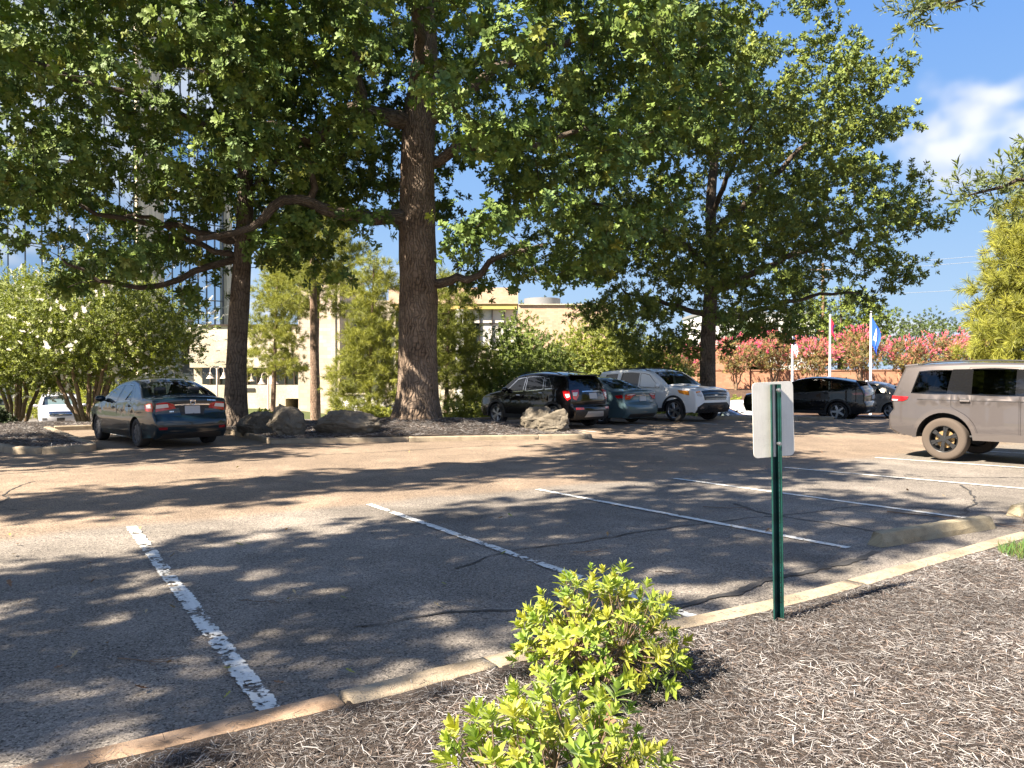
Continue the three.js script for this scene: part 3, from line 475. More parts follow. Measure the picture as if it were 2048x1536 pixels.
  if (woods.length) mk('branches', mergeGeometries(woods), o.barkThin ?? bark, g);
  // leaves
  const items = [];
  for (const p of cl) {
    const rc = lerp(clumpR[0], clumpR[1], R()), n = Math.round(perClump * (0.7 + 0.6 * R()) * (rc / clumpR[1]) ** 1.6), tone = R();
    for (let i = 0; i < n; i++) { const d = rdir(R), k = Math.pow(R(), 0.45), q = V3(p.x + d.x * rc * k, p.y + d.y * rc * flat * k, p.z + d.z * rc * k); const ax = d.clone().multiplyScalar(0.8).add(V3((R() - 0.5) * 0.8, 0.35 + (R() - 0.5) * 0.9, (R() - 0.5) * 0.8)).normalize(); const it = [q, ax, lerp(size[0], size[1], R())]; it.tone = tone; items.push(it); }
  }
  // leaves on the twigs between the clumps
  for (let i = trunkNodes; i < nodes.length; i++) if (nodes[i].r < 0.035 && R() < (o.twigLeaves ?? 0.6)) { const q = nodes[i].p; for (let k = 0; k < 3; k++) { const d = rdir(R); items.push([q.clone().addScaledVector(d, 0.16), d.add(V3(0, 0.4, 0)).normalize(), lerp(size[0], size[1], R())]); } }
  crown('crown', sprig, look, items, g, (p, r) => colour(p, r), R);
  return { group: g, clumps: cl, R };
}
const ellipsoid = (cx, cy, cz, rx, ry, rz, inner = 0.35) => (R) => { const d = rdir(R), k = Math.cbrt(lerp(inner ** 3, 1, R())); return V3(cx + d.x * rx * k, cy + d.y * ry * k, cz + d.z * rz * k); };
const oakGreen = (p, R) => { const t = R(), y = R() < 0.06 ? 1.35 : 1; return [lerp(0.08, 0.155, t) * y, lerp(0.135, 0.215, t) * (y > 1 ? 1.08 : 1), lerp(0.030, 0.042, R())]; };

// the big oak in the bed: trunk at (-2.7, 22)
tree({
  name: 'oak_tree', label: 'massive oak with thick furrowed trunk rising from mulch bed behind the boulders', seed: 5, bark: M.bark, barkThin: M.barkGrey,
  base: P(-2.7, 0.28, 22), trunk: [[0, 0, 0, 0.60], [0.02, 1.2, 0, 0.555], [0.04, 3.5, 0, 0.53], [0.02, 6, 0.05, 0.50], [0.08, 8.4, 0.1, 0.45], [0.25, 10.5, 0, 0.34], [0.15, 13, 0.1, 0.26], [0.3, 15.5, 0, 0.15], [0.2, 18, 0, 0.05]],
  limbs: [
    [[[-0.35, 8.3, 0.2], [-1.1, 8.6, 0.6], [-1.9, 8.4, 0.9], [-2.6, 7.6, 1.3], [-3.4, 7.9, 1.6]], 0.27, 0.1], [[[-1.3, 8.6, 0.6], [-1.6, 9.6, 0.9], [-1.2, 11.2, 1.1], [-2.1, 12.8, 1.5]], 0.2, 0.07],
    [[[-0.4, 5.9, 0.2], [-1.4, 5.6, 0.7], [-2.6, 5.9, 1.1], [-3.4, 5.9, 1.5], [-4.2, 5.1, 1.8], [-5.4, 4.9, 2.0]], 0.22, 0.07], [[[-2.6, 5.9, 1.1], [-2.7, 7.0, 1.2], [-2.9, 8.0, 1.0]], 0.11, 0.05],
    [[[0.45, 3.9, 0.1], [1.0, 4.0, 0.3], [1.6, 4.0, 0.5], [2.4, 4.6, 0.7], [3.6, 4.9, 0.8]], 0.15, 0.05],
    [[[0.4, 8.4, 0.1], [1.2, 9.0, 0.3], [2.4, 9.9, 0.4], [4.2, 10.6, 0.3], [5.8, 11.0, 0.2]], 0.2, 0.06], [[[0.45, 7.3, -0.1], [1.5, 7.6, 0.6], [3.0, 7.4, 1.2], [5.0, 7.9, 1.6]], 0.17, 0.05],
    [[[0.3, 9.6, -0.2], [0.6, 10.5, -1.4], [1.2, 11.4, -3.2], [2, 12, -4.6]], 0.18, 0.06], [[[0.1, 9.0, 0.3], [0.3, 10.0, 1.8], [0.2, 11.0, 3.4], [-0.4, 11.8, 4.8]], 0.17, 0.06],
  ],
  clumps: 255, minGap: 1.24, env: ellipsoid(1.2, 10.6, 0.2, 7.7, 7.6, 6.6, 0.3),
  keep: (p, R) => !(p.z > 0.2 && Math.abs(p.x + 0.05) < 0.95 && p.y < 8.4) && !(p.y < 4.4 && p.x < 1.6 && p.x > -2.2) && !(p.y < 6.6 && Math.abs(p.x) < 1.3) && p.y > 2.9 + 0.10 * (p.x - 3) ** 2 * (p.x > 3 ? 1 : 0.25),
  sprig: SPRIG.oak, look: oakLeaf, colour: oakGreen, perClump: 54, clumpR: [0.65, 1.2], flat: 0.52, sides: 36,
});
// second oak beside the parked sedan
tree({
  name: 'oak_tree', label: 'slender leaning oak whose dark trunk stands directly behind the dark teal sedan', seed: 17, bark: M.barkGrey,
  base: P(-8.05, 0.12, 22.5), trunk: [[0, 0, 0, 0.31], [0.05, 2.2, 0, 0.285], [0.2, 4.5, 0, 0.26], [0.35, 6.5, 0.1, 0.22], [0.3, 9, 0.1, 0.17], [0.1, 12, 0, 0.11], [0, 15.5, 0, 0.04]],
  limbs: [
    [[[0.2, 4.9, 0], [-0.8, 4.4, 0.8], [-1.8, 3.9, 1.4], [-2.6, 3.9, 1.8], [-3.6, 4.4, 2.2]], 0.11, 0.04], [[[0.25, 5.3, 0], [-1.2, 5.6, 0.9], [-2.6, 5.7, 1.5], [-4.2, 6.3, 2.1]], 0.12, 0.04], [[[0.2, 5.0, 0], [-1.0, 5.2, 0.2], [-2.0, 5.9, 0.6], [-3.2, 6.1, 0.2]], 0.10, 0.04],
    [[[0.35, 6.6, 0], [1.2, 7.4, 0.5], [2.2, 7.9, 0.8]], 0.1, 0.04], [[[0.3, 8.0, 0], [-1.6, 8.9, 1.2], [-3.4, 9.2, 2.2], [-5.2, 9.8, 2.6]], 0.13, 0.05], [[[0.2, 9.6, 0], [-1.6, 10.8, -1.2], [-3.0, 11.6, -2.2]], 0.11, 0.04],
  ],
  clumps: 220, minGap: 1.24, env: ellipsoid(-1.9, 9.9, 0.9, 6.4, 6.6, 5.6, 0.25),
  keep: (p, R) => p.y > 3.7 + 0.35 * Math.max(0, p.x) && !(p.z > -0.2 && Math.abs(p.x - 0.2) < 0.7 && p.y < 6.2) && !(p.x > -0.6 && p.x < 1.4 && p.y < 4.6),
  sprig: SPRIG.oak, look: oakLeaf, colour: oakGreen, perClump: 54, clumpR: [0.65, 1.15], flat: 0.52,
});
// third oak behind the white SUV
tree({
  name: 'oak_tree', label: 'broad round-crowned oak growing behind the white SUV', seed: 29, bark: M.barkGrey,
  base: P(7.65, groundY(7.65, 30.2) - 0.05, 30.2), trunk: [[0, 0, 0, 0.36], [0, 1.6, 0, 0.31], [0.0, 3.6, 0, 0.29], [0.1, 6, 0.1, 0.25], [0.1, 9, 0, 0.19], [0.4, 12, 0, 0.12], [0.6, 15.5, 0, 0.04]],
  limbs: [
    [[[0.1, 5.2, 0], [1.6, 6.0, 0.4], [3.4, 6.8, 0.8], [5.6, 7.7, 1.0], [7.0, 7.9, 0.9]], 0.16, 0.04], [[[0.1, 4.2, 0], [1.6, 4.5, 0.7], [3.4, 5.0, 1.2], [5.0, 5.2, 1.4]], 0.13, 0.04], [[[0, 4.4, 0], [-1.6, 4.8, 0.8], [-3.4, 5.2, 1.4]], 0.13, 0.04],
    [[[0.1, 6.2, 0], [-1.6, 7.4, 0.8], [-3.6, 8.2, 1.2], [-5.0, 8.6, 1.2]], 0.14, 0.04], [[[0.1, 7.6, 0], [2.0, 9.4, 1.0], [3.6, 11.0, 1.6], [4.8, 12.2, 1.8]], 0.14, 0.04], [[[0.2, 8.4, 0], [0.4, 9.8, 2.0], [0.6, 10.8, 3.8]], 0.12, 0.04],
  ],
  clumps: 275, minGap: 1.18, env: ellipsoid(0.0, 9.5, 0.4, 7.0, 7.2, 6.4, 0.3), keep: (p, R) => p.y > 2.9 + 0.034 * p.x * p.x && !(p.z > -0.2 && Math.abs(p.x) < 0.8 && p.y < 3.9) && !(p.x > 4.6 && p.y < 5.0 - (p.x - 4.6) * 0.1),
  extra: [[7.6, 8.2, 0.8], [8.2, 7.8, 0.9], [7.3, 8.8, 0.7], [6.9, 7.6, 0.8], [6.7, 5.6, 1.0], [7.2, 6.1, 0.9], [5.9, 5.0, 0.6]],
  sprig: SPRIG.oakFine, look: oakLeaf, colour: (p, R) => { const t = R(); return [lerp(0.095, 0.185, t), lerp(0.14, 0.22, t), 0.036]; }, perClump: 66, clumpR: [0.65, 1.15], flat: 0.55,
});
// oaks beside the photographer, outside the frame, whose crowns shade the stalls
function shadeOak(label, x, Z, seed, crownAt, rad, clumps, keep) {
  const [cx, cy, cz] = crownAt, dx = cx - x, dz = -(cz - Z);
  tree({ name: 'oak_tree', label, seed, bark: M.barkGrey, base: P(x, nearKerb(x) > Z ? 0.08 : -0.02, Z), trunk: [[0, 0, 0, 0.34], [0.05, 2.5, 0, 0.3], [dx * 0.15, 5.5, dz * 0.15, 0.25], [dx * 0.4, 8.5, dz * 0.4, 0.18], [dx * 0.8, cy + 1, dz * 0.8, 0.1], [dx, cy + rad[1] * 0.8, dz, 0.04]], clumps, env: ellipsoid(dx, cy, dz, ...rad, 0.1), keep: keep && ((p, R) => keep(p.x + x, p.y, Z - p.z, R)), minGap: 0.9, sprig: SPRIG.oak, look: oakLeaf, colour: oakGreen, perClump: 40, clumpR: [0.55, 1.0], sides: 16, minFrom: 0.35 });
}
const across = (x, Z) => Z - 0.678 * x;   // lines of equal value run along the shadows
shadeOak('oak shading the stalls, standing in the near mulch bed', -12.5, -3.5, 41, [-8.0, 9.6, 1.6], [5.4, 3.2, 3.6], 92, (x, y, Z) => x < -4.3 && across(x, Z) < 9.3 && Z > (x > -7.5 ? 0.2 + 0.55 * (x + 7.5) : -1.6));
shadeOak('oak whose high limbs reach over the tan drive', -14.5, 3.6, 43, [-6.2, 12.4, 8.8], [5.4, 3.0, 4.2], 95, (x, y, Z) => y > 2.6 + 0.62 * Z && x + 0.843 * y < 5.6 && (x + 0.843 * y > 1.2 || (across(x, Z) > 12.6 && across(x, Z) < 14.4)));
shadeOak('oak with one long limb shading the drive in a narrow band', -18.5, 0.9, 44, [-12.6, 10.2, 4.8], [5.2, 2.2, 3.8], 48, (x, y, Z) => across(x, Z) > 12.5 && across(x, Z) < 14.3);
shadeOak('oak standing beyond the finger-shaped mulch bed', -19.5, 13.6, 47, [-16.2, 9.5, 12.2], [4.2, 4.2, 4.0], 110, (x, y, Z) => x < -0.69 * Z - 0.8);

// pines
function pine(label, x, Z, h, lean, r, seed, parts, { from = 3.2, bark = M.barkPine, tone = [0.28, 0.30, 0.022], spreadR = 2.6, per = 26, top = 1.1, pos } = {}) {
  const y0 = groundY(x, Z) - 0.04;
  const env = (R) => { const t = R(), y = lerp(from, h, Math.pow(t, 0.9)), rr = spreadR * (1 - 0.65 * (y - from) / (h - from)) * (0.45 + 0.6 * R()), a = R() * 6.283; return V3(lean * y / h + Math.cos(a) * rr, y + 0.25 * rr * 0.3, Math.sin(a) * rr); };
  return tree({ name: 'pine_tree', label, seed, bark, barkThin: M.barkGrey, base: P(x, y0, Z), trunk: [[0, 0, 0, r], [lean * 0.1, h * 0.15, 0, r * 0.9], [lean * 0.5, h * 0.5, 0, r * 0.62], [lean, h, 0, 0.03]], clumps: parts, env, sprig: SPRIG.pine, look: pineLeaf, minGap: 0.55, perClump: per, clumpR: [0.4, 0.75], flat: 0.45, size: [0.9, 1.4], tipR: 0.009, sides: 14, twigLeaves: 0.25, swell: 0.3, minFrom: 0.12,
    colour: (p, R) => { const t = R(); return [tone[0] * lerp(0.7, 1.1, t), tone[1] * lerp(0.75, 1.05, t), tone[2]]; } });
}
pine('thin pine with bare scaly trunk between the big oak and the slender oak', -9.65, 38, 14.5, -0.2, 0.27, 51, 90, { from: 6.0, spreadR: 2.8 });
pine('young pine with feathery low branches hanging left of the big oak trunk', -6.35, 34, 8.2, 0.3, 0.12, 52, 80, { from: 1.4, spreadR: 1.65 });
pine('young pine with drooping tufts just right of the big oak trunk', -2.85, 33, 7.2, 0.2, 0.11, 53, 78, { from: 1.8, spreadR: 1.9, tone: [0.25, 0.28, 0.022] });
pine('pale pine behind the slender oak in front of the white office wall', -12.7, 41, 9, 0.3, 0.15, 54, 62, { from: 3.0, spreadR: 1.7 });
pine('tall pine in front of the cream office wall', -12.0, 47, 16.5, 0.4, 0.22, 56, 110, { from: 8.0, spreadR: 3.0 });
pine('bright yellow-green pine beyond the grey SUV', 14.3, 20.2, 6.6, -0.1, 0.15, 55, 190, { from: 0.8, spreadR: 2.25, per: 34, tone: [0.30, 0.31, 0.022] });

// crape myrtles: several slim stems, blossom at the outer tips
function myrtle(label, x, y, Z, { h, rx, seed, bloom, bloomShare, green, clumps = 40, stems = 5, group, per = 46, flowerUp = true, red = 0, o2 }) {
  const limbs = [], R0 = rng(seed); for (let k = 0; k < stems; k++) { const a = k / stems * 6.283 + R0(), e = rx * (0.35 + 0.25 * R0()); limbs.push([[[0.06 * Math.cos(a), 0.05, 0.06 * Math.sin(a)], [0.2 * e * Math.cos(a) + 0.1 * Math.cos(a), h * 0.22, 0.3 * e * Math.sin(a)], [e * 0.6 * Math.cos(a), h * 0.45, e * 0.6 * Math.sin(a)], [e * Math.cos(a), h * 0.66, e * Math.sin(a)]], h * 0.016, h * 0.007]); }
  const t = tree({ name: 'crape_myrtle', label, category: 'tree', group, seed, bark: M.barkPale, base: P(x, y, Z), trunk: [[0, 0, 0, h * 0.018], [0.02, h * 0.2, 0, h * 0.015], [0.05, h * 0.45, 0, h * 0.01], [0.1, h * 0.75, 0, h * 0.005]], limbs, clumps, env: ellipsoid(0, h * 0.66, 0, rx, h * 0.33, rx * 0.9, 0.2), keep: (p) => p.y > h * (o2 ?? 0.3), sprig: SPRIG.myrtle, look: softLeaf, minGap: rx * 0.22, perClump: per, clumpR: [rx * 0.2, rx * 0.34], flat: 0.7, size: [0.9, 1.4], sides: 10, swell: 0.2, tipR: 0.007, minFrom: 0.3, twigLeaves: 0.3,
    colour: (p, R) => { const k = R(), rd = R() < red ? 1 : 0; return rd ? [0.46, 0.2, 0.1] : [lerp(green[0] * 0.6, green[0] * 1.15, k), lerp(green[1] * 0.65, green[1] * 1.1, k), green[2]]; } });
  const items = [], R = rng(seed + 7);
  for (const c of t.clumps) { if (R() > bloomShare || (flowerUp && c.y < h * 0.62)) continue; const out = V3(c.x, (c.y - h * 0.6) * 1.2 + 0.4, c.z).normalize(); for (let k = 0; k < 9; k++) { const d = rdir(R).multiplyScalar(0.32 * rx * 0.5); items.push([c.clone().addScaledVector(out, rx * 0.26 + R() * 0.16).add(d), out.clone().add(rdir(R).multiplyScalar(0.4)).normalize(), lerp(0.7, 1.35, R())]); } }
  if (items.length) crown('blossom', SPRIG.bloom, petal, items, t.group, bloom, R);
}
const pink = (p, R) => { const t = R(); return t < 0.2 ? [0.8, 0.1, 0.32] : [lerp(0.75, 0.92, R()), lerp(0.18, 0.32, R()), lerp(0.2, 0.33, R())]; };
[[1372, 3.4, 1.35], [1472, 3.9, 1.5], [1548, 4.2, 1.55], [1628, 3.9, 1.45], [1722, 4.5, 1.65], [1816, 3.7, 1.4], [1893, 4.3, 1.6], [1975, 4.1, 1.5]].forEach(([u, h, rx], k) => {
  const Z = 58.6 + (k % 3) * 0.5, x = (u - 1024) / 1547 * Z;
  myrtle('pink flowering crape myrtle in the row along the brick wall', x, groundY(x, Z) - 0.02, Z, { h, rx, seed: 70 + k, bloom: pink, bloomShare: 0.9, green: [0.3, 0.25, 0.06], clumps: 52, per: 30, group: 'pink crape myrtles along the brick wall', red: 0.25 });
});
const white = (p, R) => { const t = 0.75 + 0.2 * R(); return [t, t * 0.97, t * 0.86]; };
myrtle('white flowering crape myrtle with dark forked stems beside the dark teal sedan', -14.9, groundY(-14.9, 27.2), 27.2, { h: 6.0, rx: 3.6, seed: 91, bloom: white, bloomShare: 0.42, green: [0.24, 0.29, 0.03], clumps: 170, per: 70, stems: 7, flowerUp: false, o2: 0.43 });
myrtle('white flowering crape myrtle over the dark hedge by the finger bed', -18.6, groundY(-18.6, 29.0), 29.0, { h: 5.7, rx: 2.9, seed: 92, bloom: white, bloomShare: 0.2, green: [0.23, 0.28, 0.03], clumps: 130, per: 70, stems: 5, flowerUp: false, o2: 0.42 });

// shrubs
function shrub(label, x, Z, rx, h, seed, tone, { clumps = 26, per = 30, name = 'shrub', category = 'shrub', y, rz = rx, group } = {}) {
  const y0 = y ?? groundY(x, Z) - 0.05;
  const limbs = [], R0 = rng(seed); for (let k = 0; k < 6; k++) { const a = R0() * 6.283, e = 0.7; limbs.push([[[0, 0.03, 0], [0.4 * e * rx * Math.cos(a), h * 0.3, 0.4 * e * rz * Math.sin(a)], [e * rx * Math.cos(a), h * 0.6, e * rz * Math.sin(a)]], 0.03, 0.012]); }
  return tree({ name, label, category, group, seed, bark: M.barkGrey, base: P(x, y0, Z), trunk: [[0, 0, 0, 0.05], [0, h * 0.3, 0, 0.03], [0, h * 0.6, 0, 0.012]], limbs, clumps, env: (R) => { const d = rdir(R), k = Math.cbrt(R()); return V3(d.x * rx * k * 0.9, h * 0.1 + Math.abs(d.y) * k * h * 0.82, d.z * rz * k * 0.9); }, minGap: Math.min(rx, h) * 0.2, sprig: SPRIG.shrub, look: softLeaf, perClump: per * 1.8, clumpR: [Math.min(rx, h) * 0.24, Math.min(rx, h) * 0.42], flat: 0.8, size: [0.9, 1.5], sides: 8, swell: 0, tipR: 0.006, twigLeaves: 0.2,
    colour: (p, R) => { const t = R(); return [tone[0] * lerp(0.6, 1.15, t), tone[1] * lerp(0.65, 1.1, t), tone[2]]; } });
}
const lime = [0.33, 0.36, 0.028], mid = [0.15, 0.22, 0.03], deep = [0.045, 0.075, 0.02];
shrub('lime green shrub beside the slender oak trunk', -10.2, 31, 1.0, 1.7, 101, lime);
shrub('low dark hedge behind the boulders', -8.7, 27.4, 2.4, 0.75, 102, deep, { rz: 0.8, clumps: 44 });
shrub('lime green shrub below the black bell lamp', -7.0, 32.5, 0.75, 1.9, 103, lime);
shrub('lime green shrub touching the left side of the big oak trunk', -5.3, 32.0, 0.7, 1.9, 104, lime);
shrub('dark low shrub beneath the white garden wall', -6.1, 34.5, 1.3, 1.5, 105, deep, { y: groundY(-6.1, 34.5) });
shrub('wide lime green shrub right of the big oak trunk', -1.6, 31, 1.6, 2.1, 106, lime, { clumps: 50 });
shrub('tall mid green shrub behind the black crossover', 0.5, 34.5, 2.9, 5.8, 107, [0.2, 0.27, 0.03], { clumps: 150, per: 44 });
shrub('tall yellow-green shrub above the teal-grey sedan', 4.0, 36.5, 2.9, 6.0, 108, [0.29, 0.33, 0.03], { clumps: 150, per: 44 });
shrub('round yellow-green shrub behind the roof of the white SUV', 6.8, 37.5, 2.3, 5.2, 109, [0.3, 0.33, 0.03], { clumps: 110, per: 44 });
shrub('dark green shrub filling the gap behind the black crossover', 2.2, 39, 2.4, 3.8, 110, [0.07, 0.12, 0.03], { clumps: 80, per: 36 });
shrub('small lime shrub on the straw bank', 15.4, 52.5, 1.0, 1.3, 111, lime, { clumps: 22 });
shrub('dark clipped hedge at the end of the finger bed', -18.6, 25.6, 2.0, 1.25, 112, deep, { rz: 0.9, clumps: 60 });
shrub('light green shrub behind the silver SUV', -27.5, 47.5, 2.8, 3.2, 113, lime, { clumps: 70 });
shrub('light green shrub left of the white crape myrtle stems', -23.0, 42.5, 2.0, 2.6, 114, lime, { clumps: 60 });
shrub('spreading green shrub under the pine right of the big oak', 0.2, 29.6, 1.0, 1.0, 116, mid, { clumps: 30 });

// background trees that close the view
function farTree(label, x, Z, h, rx, seed, tone, group) {
  const y = groundY(x, Z) - 0.05;
  tree({ name: 'background_tree', label, seed, bark: M.barkGrey, base: P(x, y, Z), trunk: [[0, 0, 0, 0.25], [0, h * 0.3, 0, 0.2], [0.1, h * 0.6, 0, 0.12], [0, h * 0.92, 0, 0.03]], clumps: 90, env: ellipsoid(0, h * 0.6, 0, rx, h * 0.4, rx, 0.3), minGap: rx * 0.2, sprig: SPRIG.oakFine, look: oakLeaf, perClump: 26, clumpR: [rx * 0.2, rx * 0.32], size: [1.2, 1.9], sides: 10, tipR: 0.014, twigLeaves: 0.2, group,
    colour: (p, R) => { const t = R(); return [tone[0] * lerp(0.6, 1.1, t), tone[1] * lerp(0.65, 1.1, t), tone[2]]; } });
}
farTree('light green tree rising behind the pink crape myrtles', 30.5, 72, 9.5, 4.2, 121, [0.15, 0.19, 0.03]);
farTree('dark round tree in front of the distant white building', 24.5, 78, 6.6, 3.4, 122, [0.05, 0.08, 0.02]);
[[-75, 95, 13, 7], [-62, 118, 14, 8], [-9, 96, 12, 7], [2, 104, 13, 7], [13, 112, 12, 7], [47, 118, 11, 7], [58, 110, 10, 7], [70, 102, 11, 7], [83, 96, 11, 7]].forEach(([x, Z, h, r], k) => farTree('distant green tree on the skyline behind the buildings', x, Z, h, r, 130 + k, [0.09, 0.12, 0.03], 'distant skyline trees'));

// willow oak at the right, trunk outside the frame, leafy ends of its limbs hanging into view
tree({
  name: 'willow_oak', label: 'willow oak branch ends with narrow leaves hanging in front of the cloud', seed: 61, bark: M.barkGrey, base: P(11.4, nearKerb(11.4) > 8.2 ? 0.09 : 0, 8.2),
  trunk: [[0, 0, 0, 0.3], [-0.1, 3, 0, 0.26], [-0.2, 6, 0, 0.2], [0, 9, 0, 0.1], [0, 11, 0, 0.03]],
  limbs: [[[[-0.1, 3.4, 0], [-1.6, 4.0, -0.6], [-3.2, 4.2, -1.4], [-4.6, 4.05, -1.8], [-5.5, 3.9, -1.9]], 0.09, 0.012], [[[-1.8, 4.0, -0.7], [-3.0, 4.6, -1.4], [-4.3, 4.75, -1.7]], 0.05, 0.012], [[[-0.2, 5, 0], [-2.6, 6.4, -1.2], [-4.6, 6.6, -1.8], [-6.1, 6.3, -2]], 0.07, 0.012], [[[-0.2, 4.6, 0], [-2.2, 5.6, -1.2], [-3.6, 5.7, -1.6], [-4.1, 5.9, -1.6]], 0.05, 0.006], [[[-3.0, 5.65, -1.4], [-3.7, 5.35, -1.6], [-4.3, 5.2, -1.7]], 0.016, 0.004], [[[-3.1, 5.65, -1.4], [-3.7, 6.1, -1.6], [-4.2, 6.35, -1.7]], 0.016, 0.004]],
  extra: [[-5.5, 3.95, -1.9], [-5.2, 3.85, -1.85], [-4.95, 4.05, -1.8], [-4.75, 3.75, -1.8], [-4.6, 4.15, -1.8], [-4.35, 4.7, -1.7], [-4.1, 4.9, -1.65], [-4.3, 4.45, -1.65], [-3.9, 4.6, -1.6], [-3.7, 5.05, -1.5], [-3.9, 5.0, -1.6], [-4.0, 4.3, -1.7], [-4.35, 3.6, -1.8], [-3.5, 4.7, -1.4], [-3.4, 5.1, -1.4], [-3.5, 4.2, -1.4], [-3.3, 4.5, -1.3], [-3.2, 4.95, -1.3], [-3.6, 3.95, -1.5], [-4.55, 4.5, -1.75], [-6.05, 6.35, -2.0], [-5.8, 6.5, -1.95], [-5.5, 6.6, -1.9], [-6.2, 6.2, -2.0]],
  clumps: 90, env: ellipsoid(1.5, 8.2, 1.5, 4.6, 3.6, 4.6, 0.2), keep: (p) => p.x > -2.2 && p.y > 5.2, sprig: SPRIG.willow, look: softLeaf, perClump: 26, clumpR: [0.22, 0.36], flat: 0.7, size: [0.85, 1.25], minGap: 0.28, sides: 14, tipR: 0.0045, twigLeaves: 0.35, minFrom: 0.3,
  colour: (p, R) => { const t = R(); return [lerp(0.08, 0.17, t), lerp(0.12, 0.2, t), 0.025]; },
});

// ------------------------------------------------------------------ cars
// A car is built from its side outline (x back from the nose, y up). Flanks are charts (x, y) -> half width; nose, bonnet, glass, roof and tail are strips across.
const paint = (r, g, b, rough = 0.35, metal = 0) => phys(rgb(r, g, b), rough, { metalness: metal, clearcoat: 1, clearcoatRoughness: 0.015, specularIntensity: 0.4 });
const C = {
  rubber: std(rgb(0.022, 0.022, 0.023), 0.85), dusty: std(rgb(0.085, 0.066, 0.052), 0.95), black: std(rgb(0.018, 0.018, 0.019), 0.55), gloss: phys(rgb(0.008, 0.008, 0.009), 0.12, { clearcoat: 1, clearcoatRoughness: 0.02 }), chrome: std(rgb(0.75, 0.75, 0.76), 0.12, { metalness: 1 }), alloy: std(rgb(0.55, 0.55, 0.56), 0.28, { metalness: 0.9 }), darkAlloy: std(rgb(0.05, 0.05, 0.052), 0.35, { metalness: 0.6 }), steel: std(rgb(0.07, 0.07, 0.075), 0.5, { metalness: 0.5 }), disc: std(rgb(0.45, 0.30, 0.14), 0.5, { metalness: 0.6 }),
  glass: phys(rgb(0.55, 0.62, 0.6), 0, { transmission: 1, thickness: 0, ior: 1.5 }), tint: phys(rgb(0.10, 0.115, 0.12), 0, { transmission: 1, thickness: 0, ior: 1.55 }),
  red: phys(rgb(0.45, 0.008, 0.012), 0.12, { clearcoat: 1, clearcoatRoughness: 0.02 }), redDeep: phys(rgb(0.2, 0.004, 0.008), 0.12, { clearcoat: 1, clearcoatRoughness: 0.02 }), clear: phys(rgb(0.62, 0.60, 0.58), 0.1, { clearcoat: 1, clearcoatRoughness: 0.02 }), amber: phys(rgb(0.75, 0.28, 0.03), 0.12, { clearcoat: 1, clearcoatRoughness: 0.02 }), lampDark: phys(rgb(0.10, 0.10, 0.11), 0.1, { clearcoat: 1, metalness: 0.4 }),
  cloth: std(rgb(0.05, 0.05, 0.052), 0.9), plate: std(rgb(0.42, 0.43, 0.44), 0.5), silver: std(rgb(0.55, 0.56, 0.57), 0.35, { metalness: 0.7 }), shade: std(rgb(0.72, 0.78, 0.8), 0.35, { metalness: 0.5 }),
};
const wheelCache = new Map();
